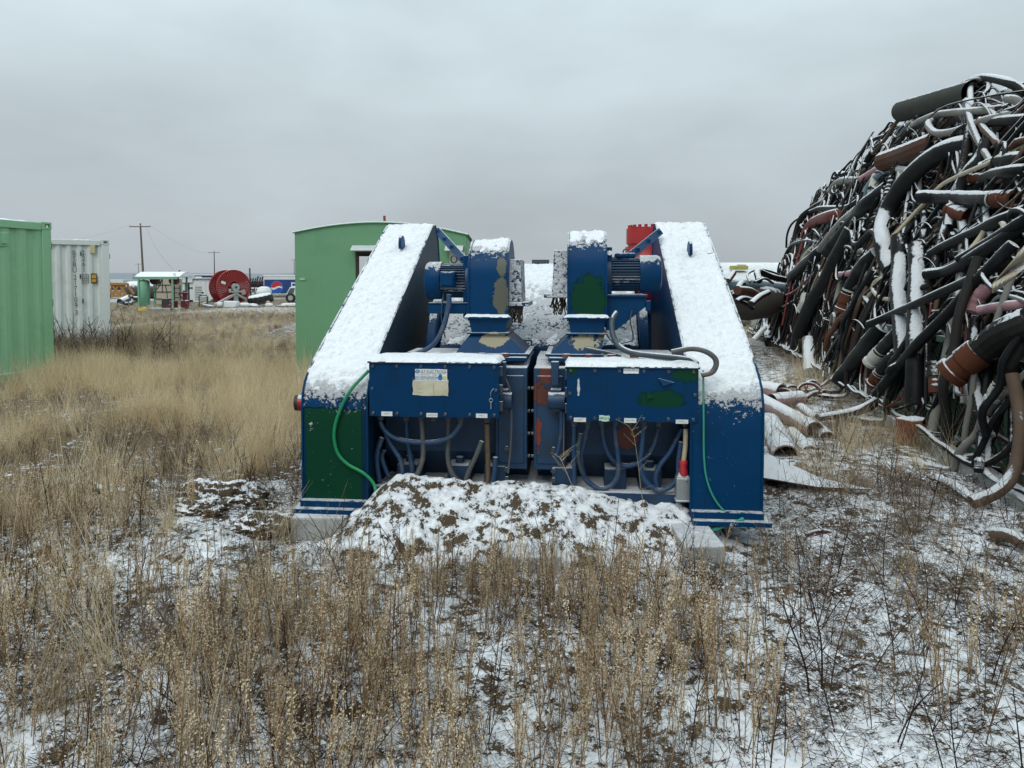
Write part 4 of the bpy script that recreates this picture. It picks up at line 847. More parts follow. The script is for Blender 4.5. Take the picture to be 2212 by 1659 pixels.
b = MB(); b.span((0, .1, 0), (W, 2.1, .15)); b.build('skid', m_drk, ge)
# navy box behind
t_, hw, zt, zb = farbox('cargo_box', 'dark navy cargo box with white sign panel behind the generator', 'cargo box', (1520, 340), (2100, 640), 66, 2.4, m_navy, ZB1)
b = MB(); b.span((-hw-.02, -.02, zt), (hw, 2.4, zt+.09)); b.build('snow_cap', m_snow, t_); b = MB(); b.span((-hw+.15, -.03, zt-.55), (-hw+.75, -.002, zt-.1)); b.build('sign_panel', m_wplas, t_)
# red cable reel
Y = 45.; g3 = lambda q, dy=0: at(*ZB2(*q), Y+dy)
c = g3((650, 590)); R = 400*220/2212*S/FV*Y*1.0; rl_ = thing('cable_reel', 'big red steel cable reel on a grey A-frame stand', 'cable reel', (c.x, Y, 0), math.radians(45))
cz = c.z; wd = .95
def flange(yo, nm):
    b = MB(); n = 44
    for i in range(n):
        a0, a1 = 2*math.pi*i/n, 2*math.pi*(i+.62)/n; a2 = 2*math.pi*(i+1)/n
        pt = lambda a, r, y: (r*math.cos(a), y, cz+r*math.sin(a))
        b.add([pt(a0, R*.36, yo-.03), pt(a1, R*.36, yo-.03), pt(a1, R*.97, yo-.03), pt(a0, R*.97, yo-.03)], [(0, 1, 2, 3)])
        b.add([pt(a1, R*.36, yo-.03), pt((a1+a2)/2, R*.36, yo+.05), pt((a1+a2)/2, R*.97, yo+.05), pt(a1, R*.97, yo-.03)], [(0, 1, 2, 3)])
        b.add([pt((a1+a2)/2, R*.36, yo+.05), pt(a2, R*.36, yo-.03), pt(a2, R*.97, yo-.03), pt((a1+a2)/2, R*.97, yo+.05)], [(0, 1, 2, 3)])
    f = b.build('flange', m_bred, rl_, smooth=0)
    MB().tube([(R*math.cos(t), yo, cz+R*math.sin(t)) for t in np.linspace(0, 2*math.pi, 49)], .055, 8, cap=False).build('flange_rim', m_bred, f)
    MB().tube([(R*.36*math.cos(t), yo-.01, cz+R*.36*math.sin(t)) for t in np.linspace(0, 2*math.pi, 33)], .03, 6, cap=False).build('hub_ring', m_bred, f)
    for k in range(3): t = .6+k*2.094; MB().bar((.0, yo, cz), (R*.4*math.cos(t), yo, cz+R*.4*math.sin(t)), .16, .06, up=(0, 1, 0)).build('spoke', m_bred, f)
flange(-wd/2, 'near'); flange(wd/2+.15, 'far')
MB().cyl((0, -wd/2+.05, cz), (0, wd/2, cz), R*.42, n=28, cap=False).build('drum', m_maroon, rl_)
MB().cyl((0, -wd/2-.32, cz), (0, wd/2+.5, cz), .10, n=14).build('axle', m_stand, rl_)
for yo in (-wd/2-.28, wd/2+.45):
    b = MB(); b.cyl((0, yo-.07, cz), (0, yo+.07, cz), .24, n=18); b.span((-.4, yo-.1, cz-.32), (.4, yo+.1, cz-.22)); b.span((-.14, yo-.07, .12), (.14, yo+.07, cz-.3)); b.bar((0, yo, cz-.4), (-1.30, yo, .1), .13, .20, up=(0, 1, 0)); b.bar((0, yo, cz-.4), (1.20, yo, .1), .13, .20, up=(0, 1, 0)); b.span((-2.0, yo-.1, 0), (1.5, yo+.1, .13)); st = b.build('stand', m_stand, rl_)
    MB().cyl((0, yo-.09, cz), (0, yo-.075, cz), .07, n=12).build('axle_hole', m_ink, st)
MB().box((R*.56, -wd/2-.06, cz-R*.30), (.28, .02, .32), Matrix.Rotation(-.25, 3, 'Y')).build('tag_board', mat('tan board', (.42, .36, .28), .7), rl_)
MB().box((-R*.62, -wd/2-.05, cz+R*.27), (.28, .02, .16), Matrix.Rotation(.35, 3, 'Y')).build('white_label', m_wplas, rl_)
b = MB(); b.bar((R*.65, -wd/2-.1, cz-R*.75), (R*1.25, -wd/2-.1, cz-.05), .05, .05); b.build('brace_rod', m_maroon, rl_)
# black post
p = g3((1185, 960)); q = g3((1148, 140)); b = MB(); b.tube([(p.x, Y-.3, 0), (q.x, Y-.3, q.z)], .045, 8); tag(b.build('iron_post', m_drk), 'thin black iron post standing right of the red reel', 'post')
# tyre
c = g3((1515, 960)); W_ = 570*220/2212*S/FV*44; ty = thing('tractor_tyre', 'big black tractor tyre lying tilted with snow on its side', 'tyre', (c.x, 44, 0)); R = W_/2*.97; hgt = .52
Rt = Matrix.Rotation(math.radians(-9), 4, 'Y') @ Matrix.Rotation(math.radians(6), 4, 'X')
b = MB(); ax = Rt.to_3x3() @ Vector((0, 0, 1)); b0_ = Vector((0, 0, .16)); b.lathe(b0_, ax, [(R*.62, .02), (R*.9, 0), (R, .09), (R, hgt-.09), (R*.9, hgt), (R*.62, hgt-.02), (R*.5, hgt*.6), (R*.5, hgt*.3), (R*.62, .02)], 40); b.build('casing', m_dark, ty)
for i in range(30): t = 2*math.pi*i/30; M_ = Rt @ Matrix.Rotation(t, 4, 'Z'); c_ = b0_+(M_ @ Vector((R*1.01, 0, hgt*(.30 if i % 2 else .68)))); MB().box(c_, (.07, .11, hgt*.5), M_.to_3x3() @ Matrix.Rotation(.4 if i % 2 else -.4, 3, 'X')).build('tread_lug', m_dark, ty)
b = MB(); b.lathe(b0_, ax, [(R*.98, hgt-.05), (R*.88, hgt+.05), (R*.6, hgt+.035), (R*.45, hgt-.03), (.01, hgt-.05)], 36); b.build('snow_cap', m_snow, ty)
# smaller junk around the reel
def lump(name, lab, cat, q, wpx, hpx, m, Yd=43, sq=1., zoom=ZB2, k=220/2212, seed=1, group=None):
    p = at(*zoom(*q), Yd); rw = wpx*k*S/FV*Yd/2; rh = hpx*k*S/FV*Yd; b = MB()
    def f(u, v):
        a = u*2*math.pi; t = v*math.pi; n = 1+.25*(float(fbm(math.cos(a)*1.5+seed, math.sin(a)*1.5+t, 2))-.5)
        return (rw*n*math.cos(a)*math.sin(t)**.7, rw*sq*n*math.sin(a)*math.sin(t)**.7, rh/2-rh/2*math.cos(t)*n)
    b.grid(f, 18, 10); o = b.build(name, m, smooth=60); o.location = (p.x, Yd, max(0, p.z)); return tag(o, lab, cat, group)
p = at(*ZB2(400, 1195), 41.5); b = MB(); b.lathe((p.x-.15, 41.5, .17), (1, .1, 0), [(.02, 0), (.14, .02), (.17, .07), (.17, .24), (.14, .30), (.02, .32)], 18); tag(b.build('propane_cylinder', m_wplas, smooth=50), 'small white round cylinder on the ground before the reel', 'cylinder')
p = at(*ZB2(640, 1180), 41.3); b = MB(); hw = .40; b.prism([(-hw*.9, 0, 0), (hw*.9, 0, 0), (hw, 0, .38), (-hw, 0, .40)], (0, .5, 0)); o = b.build('plastic_tub', m_wplas, bevel=.06); o.location = (p.x, 41.3, 0); tag(o, 'white plastic tub standing before the reel stand', 'tub')
junk = [((980, 1160), 300, 110, 'snow covered rag pile right of the white tub'), ((1180, 1160), 260, 90, 'low snowy scrap heap before the black tyre'), ((1570, 1200), 190, 95, 'pale drum shape in front of the tyre'), ((1990, 1140), 260, 90, 'snowy debris mound between tyre and green shack'), ((2130, 1120), 200, 90, 'snow heaped scrap beside the green shack wall'), ((1550, 1110), 120, 130, 'tan wooden spool half in front of the tyre'), ((1100, 1050), 200, 90, 'snowy bundle between the reel stand and tyre')]
for i, (q, a, c, lab) in enumerate(junk): lump('scrap_heap', lab, 'scrap', q, a, c, [m_wplas, m_wplas, m_white, m_wplas, m_wplas, mat('tan spool', (.33, .26, .17), .8, snow=.7), m_wplas][i], 42+.3*i, .7, seed=i*3.1, group='snowy scrap before the reel')
for i, (q0, q1, lab) in enumerate((((1880, 1190), (2180, 1090), 'thin snowy board leaning by the green shack'), ((1750, 1215), (1960, 1180), 'dark flat strip lying right of the tyre'), ((0, 1000), (240, 1110), 'snowy long board sliding from the reel stand'), ((10, 1050), (180, 1110), 'lower snowy board beside the long one'), ((1100, 1190), (1420, 1200), 'dark low plank before the tyre'))):
    p, q = at(*ZB2(*q0), 43.2-.2*i), at(*ZB2(*q1), 42.4-.2*i); p.z = max(p.z, .05); q.z = max(.05, q.z); b = MB(); b.bar(p, q, .22, .05); tag(b.build('scrap_board', mat('snowy board %d' % i, (.09, .07, .05), .8, snow=.5)), lab, 'board', 'snowy boards near the reel')
# tumbleweed ball and small grey chair
# horizontal white tanks near truck
for i, (q, w_, lab) in enumerate((((1150, 760), 200, 'small white round tank end right of the black post'), ((1450, 730), 380, 'larger white propane tank before the blue trailer'))):
    Yd = 55+3*i; p = at(*ZB2(*q), Yd); r = w_*.48*220/2212*S/FV*Yd*(.8 if i else 1); L_ = r*2.4 if i else r*1.2; o = thing('propane_tank', lab, 'tank', (p.x, Yd, 0), math.radians(-25), 'white tanks before the trailer'); z = max(p.z, r+.1)
    b = MB(); b.lathe((-L_/2, 0, z), (1, 0, 0), [(.01, 0), (r*.6, .05), (r*.93, .22), (r, .4), (r, L_-.4), (r*.93, L_-.22), (r*.6, L_-.05), (.01, L_)], 22); b.build('shell', m_wplas, o, smooth=60)
    b = MB(); b.span((-L_*.3, -r*.5, 0), (-L_*.22, r*.5, z-r*.6)); b.span((L_*.22, -r*.5, 0), (L_*.3, r*.5, z-r*.6)); b.build('saddle', m_stand, o)
# blue trailer with soda emblem
Y = 70.; gp = lambda q: at(*ZB2(*q), Y)
p, q = gp((1440, 770)), gp((2800, 330)); tl = thing('delivery_trailer', 'blue delivery trailer with a round red white and blue emblem', 'trailer', (p.x, Y, 0)); W, Hh = q.x-p.x, q.z
def rp(x, y, d=0): v = gp((x, y)); return Vector((v.x-p.x, d, v.z))
zlo = max(.3, rp(0, 760).z)
b = MB(); b.span((0, 0, zlo), (W, 2.4, Hh)); b.build('body', m_wbody, tl, bevel=.03)
b = MB(); b.span((-.03, -.03, Hh), (W, 2.45, Hh+.12)); b.build('snow_cap', m_snow, tl, bevel=.03)
b = MB(); b.span((.08, -.03, zlo+.02), (W-.1, -.002, rp(0, 410).z)); sdp = b.build('side_panel', mat('cola blue', (.010, .045, .19), .45, var=.15, vsc=.8), tl)
e = rp(1752, 590, -.035); er = 132*220/2212*S/FV*Y
def disc(fn_lo, fn_hi, m, nm, y):
    b = MB(); n = 28; xs_ = np.linspace(-1, 1, n+1); b.add([(e.x+er*x, y, e.z+er*fn(x)) for x in xs_ for fn in (fn_lo, fn_hi)], [(2*i, 2*i+2, 2*i+3, 2*i+1) for i in range(n)]); b.build(nm, m, sdp, smooth=0)
cs = lambda x: math.sqrt(max(0, 1-x*x)); cl = lambda x, v: max(-cs(x), min(cs(x), v))
er *= 1.16; disc(lambda x: -cs(x), lambda x: cs(x), mat('emblem ring', (.03, .13, .40), .5), 'emblem_ring', -.036); er /= 1.16
disc(lambda x: cl(x, .05+.16*math.sin(x*3+.3)), lambda x: cs(x), mat('emblem red', (.45, .02, .04), .5), 'emblem_red', -.040)
disc(lambda x: cl(x, -.28+.2*math.sin(x*3+.2)), lambda x: cl(x, .05+.16*math.sin(x*3+.3)), m_wplas, 'emblem_white', -.0405)
disc(lambda x: -cs(x), lambda x: cl(x, -.28+.2*math.sin(x*3+.2)), mat('emblem blue', (.01, .09, .42), .5), 'emblem_blue', -.041)
lp_ = rp(1935, 590, -.04); tx = text('PEPSI', 1.25, Matrix.Translation((lp_.x+1.95, -.04, lp_.z)) @ FRONT, m_wplas, sdp, stretch=.98)
b = MB()
for x in (W*.62, W*.78): b.cyl((x, .1, .45), (x, .4, .45), .45, n=16)
b.span((.5, .4, .3), (W, 2.0, zlo)); b.build('wheel_set', m_drk, tl)
# white pickup
Y = 50.; gt = lambda q: at(*ZB2(*q), Y); c = gt((1960, 990)); pk = thing('pickup_truck', 'old white pickup truck half hidden by the green shack', 'pickup truck', (c.x, Y, 0))
def rt(x, y): v = gt((x, y)); return (v.x-c.x, max(.1, v.z))
prof = [rt(1970, 960), rt(1965, 860), rt(1975, 740), rt(2060, 590), rt(2110, 575), rt(2420, 575), rt(2470, 740), rt(2900, 745), rt(2900, 960)]
b = MB(); b.prism([(a, 0, z) for a, z in prof], (0, 1.8, 0)); b.build('body', m_wbody, pk, bevel=.05)
b = MB(); b.prism([(*[rt(2000, 735)[0]], -.01, rt(2000, 735)[1]), (rt(2070, 615)[0], -.01, rt(2070, 615)[1]), (rt(2180, 610)[0], -.01, rt(2180, 610)[1]), (rt(2150, 735)[0], -.01, rt(2150, 735)[1])], (0, .02, 0)); b.build('window', mat('car glass', (.10, .12, .13), .15), pk)
for x in (2080, 2700):
    a, z = rt(x, 950); b = MB(); b.cyl((a, -.03, .36), (a, .25, .36), .36, n=18); wh = b.build('wheel', m_dark, pk, bevel=.03); MB().cyl((a, -.04, .36), (a, -.02, .36), .18, n=14).build('hub_cap', m_stand, wh)
MB().box((rt(2140, 790)[0], -.01, rt(2140, 790)[1]), (.16, .03, .05)).build('door_handle', m_drk, pk)
# dark machinery and a low van on the plain
t_, hw, zt, zb = farbox('farm_machine', 'dark red machinery row far behind the black post', 'machinery', (1080, 450), (1420, 520), 130, 4, m_maroon, ZB2, base=.6)
b = MB()
for i in range(7): x = -hw+hw*2*i/6; b.bar((x, 0, .5), (x+.5, 0, zt+rnd.uniform(.2, 1.)), .2, .2)
for x in (-hw*.7, 0, hw*.7): b.cyl((x, -.1, .5), (x, .3, .5), .5, n=12)
b.build('boom', m_drk, t_)
t_, hw, zt, zb = farbox('parked_van', 'low pale van parked behind the black post', 'van', (1000, 605), (1430, 760), 80, 2, m_wbody, ZB2, base=.35)
b = MB()
for x0_, x1_ in ((-.85, -.45), (-.35, .1), (.2, .75)): b.span((hw*x0_, -.02, zt*.55), (hw*x1_, 0, zt*.86))
b.build('window', m_drk, t_); b = MB()
for x in (-hw*.6, hw*.6): b.cyl((x, -.03, .38), (x, .2, .38), .38, n=14)
b.build('wheel', m_dark, t_)
# small dry bench / black frame in front of generator
Y = 43.5; p = at(*ZB1(1770, 1050), Y); o = thing('metal_chair', 'small black metal frame before the louvred door', 'chair', (p.x, Y, 0)); b = MB(); b.tube([(-.24, 0, 0), (-.24, 0, .62), (-.2, 0, .68), (.22, 0, .68), (.26, 0, .62), (.26, 0, 0)], .03, 6); b.build('frame', m_drk, o); MB().span((-.2, .0, .28), (.22, .3, .6)).build('seat', m_stand, o, bevel=.03)
# little drum poking out behind the green-patched guard
p = at(632, 870, 5.6); b = MB(); b.cyl((p.x+.02, 5.6, p.z), (p.x+.3, 5.62, p.z-.0), .062, n=20); b.cyl((p.x+.15, 5.6, -.02), (p.x+.15, 5.6, p.z), .03, n=8); o = b.build('steel_roller', m_dark, bevel=.006); tag(o, 'black roller with red band poking out beside the green-patched guard', 'roller'); MB().cyl((p.x+.05, 5.6, p.z), (p.x+.09, 5.602, p.z), .064, n=20).build('red_band', m_red, o)
# ------------------------------------------------------------------ hose pile
PB = np.array([3.75, 5.4]); sl_ = .22; PD = np.array([sl_, 1.])/math.hypot(sl_, 1); PN = np.array([PD[1], -PD[0]])
def pile_h(x, y):
    q0 = np.asarray(x)-PB[0]; q1 = np.asarray(y)-PB[1]; u = q0*PD[0]+q1*PD[1]; s = q0*PN[0]+q1*PN[1]
    top = np.interp(u, [-4, 0, 1, 2, 3, 4, 5, 6, 7, 8, 9, 10, 12, 14, 17], [3.2, 3.4, 3.6, 3.78, 3.9, 4.05, 4.2, 4.38, 4.5, 4.42, 4.32, 4.26, 4.12, 4.0, 3.7])
    p = np.interp(s, [-.25, 0, .15, .5, 1.15, 1.5, 2.4, 3.2, 4.2], [0, .25, 1.15, 2.35, 4.0, 4.35, 4.35, 3.0, 0])/4.35
    e = 1-.85*sstep(12.6, 17.6, u); e = e*sstep(-4.2, -3.0, u)*(1-sstep(17.5, 19, u))
    return np.maximum(0, top*p*e+(fbm(u*1.1+4, s*1.1, 2)-.5)*.5*sstep(.2, .8, s)*e)
def pile_hit(vx, vy):
    r = ray(vx, vy); t = np.arange(3.5, 24, .03); x = r[0]*t; y = r[1]*t; z = EYE+r[2]*t
    h = np.where(z < pile_h(x, y))[0]
    if len(h): return t[h[0]]
    a = np.maximum(pile_h(x, y), 0)-z; a[(x-PB[0])*PN[0]+(y-PB[1])*PN[1] > 1.6] = -9; return t[int(np.argmax(a))]
def ps(u, s, dz=0.):
    x, y = PB+PD*u+PN*s; return Vector((x, y, float(pile_h(x, y))+dz))
# solid core of the heap, coloured near black as shade between the hoses
b = MB()
def pf(a, c):
    u = -3.6+22*a; s = -.1+4.0*c; p = ps(u, s); n = (float(fbm(u*3, s*6, 3))-.5)*.28
    x, y = PB+PD*u+PN*(s+.22); return (x, y, max(-.1, p.z-.16+n))
b.grid(pf, 150, 34)
tag(b.build('shade_core', mat('gap shade', (.012, .011, .010), .9, var=.6, vsc=9, dirt=(.04, .028, .018), snow=.86, samp=.3, bump=.8, bsc=30), smooth=60), 'solid core of the tall pile with gap shade put into its dark colour', kind='stuff')
def hm(name, col, rough=.5, snow=.52, **k): return mat(name, col, rough, var=.3, vsc=7, dirt=tuple(x*.6+.018 for x in col), dirt_amt=.45, snow=snow, samp=.22, ssc=34, bump=.12, spec=.14, **k)
HM = {'k': hm('black hose', (.008, .009, .010), .45), 'd': hm('dark grey hose', (.019, .018, .0165), .7), 'g': hm('grey hose', (.19, .185, .165), .75), 'c': hm('cream hose', (.44, .38, .27), .6, .62), 'r': hm('red hose', (.15, .03, .027), .55, .60),
      'p': hm('pink hose', (.34, .185, .20), .7, .62), 'n': hm('brown hose', (.075, .036, .024), .7, .6), 'b': hm('pale blue hose', (.17, .24, .28), .6, .6), 'o': hm('olive duct', (.045, .047, .04), .8, .8), 'u': hm('rusty fitting', (.085, .03, .017), .85, .62), 'w': hm('pale coupling', (.42, .41, .37), .7, .7), 's': hm('snow loaded hose', (.016, .016, .017), .6, .36), 't': hm('tan wood', (.30, .20, .09), .8, .75), 'm': hm('muddy hose', (.10, .068, .048), .7, .6)}
kz = {'A': (ZA, 600/2212), 'B': (ZB, 400/1475), 'C': (ZC, 420/1742), 'D': (ZD, 620/2212)}
def hero(zn, pts, wd, mk, lab, rib=0, ends='', lift=.0, hollow=False):
    ZF, sc = kz[zn]; P_ = catmull([Vector((*ZF(*q), 0)) for q in pts], max(4, len(pts)*3))
    T_ = np.array([pile_hit(p.x, p.y) for p in P_]); n = len(T_)
    k = max(1, n//5); T2 = np.array([np.min(T_[max(0, i-1):i+2]) for i in range(n)]); T2 = np.array([np.mean(T2[max(0, i-k):i+k+1]) for i in range(n)])
    rad = wd*sc*S/2/FV*float(np.mean(T2)); Q = []
    for p, t in zip(P_, T2):
        r = ray(p.x, p.y); v = Vector(r)*(t-rad*1.2-lift)+Vector((0, 0, EYE))
        Q.append(v)
    L = sum((a-c).length for a, c in zip(Q[:-1], Q[1:])); lo = min(v.z for v in Q)
    if lo < rad*.8: Q = [Vector((v.x, v.y, max(v.z, rad*.8))) for v in Q]
    nm_ = 'hose' if 'hose' in lab else next((w_ for w_ in ('duct', 'stick', 'strap', 'wire', 'cord', 'cable', 'sleeve', 'fitting', 'stub', 'arch', 'ring', 'tube', 'pipe', 'loop') if w_ in lab), 'hose'); nm_ = {'stub': 'pipe_stub', 'arch': 'cord', 'ring': 'ring_fitting', 'loop': 'hose', 'wire': 'wire_strand'}.get(nm_, nm_)
    root = thing(nm_, lab, nm_.replace('_', ' '), (Q[0].x, Q[0].y, Q[0].z), 0, 'hoses in the tall pile'); Q = [v-root.location for v in Q]
    steps = int(min(260, max(16, L/(rad*.55)))) if rib else int(max(16, L/.06)); b = MB()
    if hollow:
        d = (Q[-1]-Q[0]).normalized(); b.lathe(Q[0], d, [(rad*.86, .5), (rad*.86, 0), (rad, 0), (rad, L)], 28)
    else:
        f = (lambda t: rad*(1+.03*math.sin(t*23+len(lab)))) if not rib else rad
        b.tube(Q, f, 12 if wd > 60 else 9, steps=steps, ribs=rib or None)
    b.build('hose_wall', HM[mk], root, smooth=70 if not rib else 25)
    for i, ch in enumerate(ends):                                    # fittings: first letter at the start, second at the far end
        if ch == '-': continue
        e, d = (Q[0], (Q[0]-Q[1]).normalized()) if i == 0 else (Q[-1], (Q[-1]-Q[-2]).normalized())
        b = MB(); r = rad; b.lathe(e-d*r*.6, d, [(r*1.02, 0), (r*1.12, .02*r), (r*1.12, r*1.3), (r*1.0, r*1.35), (r*1.0, r*2.1), (r*1.18, r*2.15), (r*1.18, r*2.7), (r*.8, r*2.72), (r*.75, r*1.6), (.001, r*1.5)], 18); b.build('coupling', HM[{'u': 'u', 'w': 'w', 'k': 'd'}[ch]], root, smooth=35)
        if ch in 'uw':
            for z in (-1.2, -.5): b = MB(); b.lathe(e+d*r*z, d, [(r*1.0, 0), (r*1.07, 0), (r*1.07, r*.22), (r*1.0, r*.22)], 18); b.build('clamp_band', HM['w'], root)
    return root
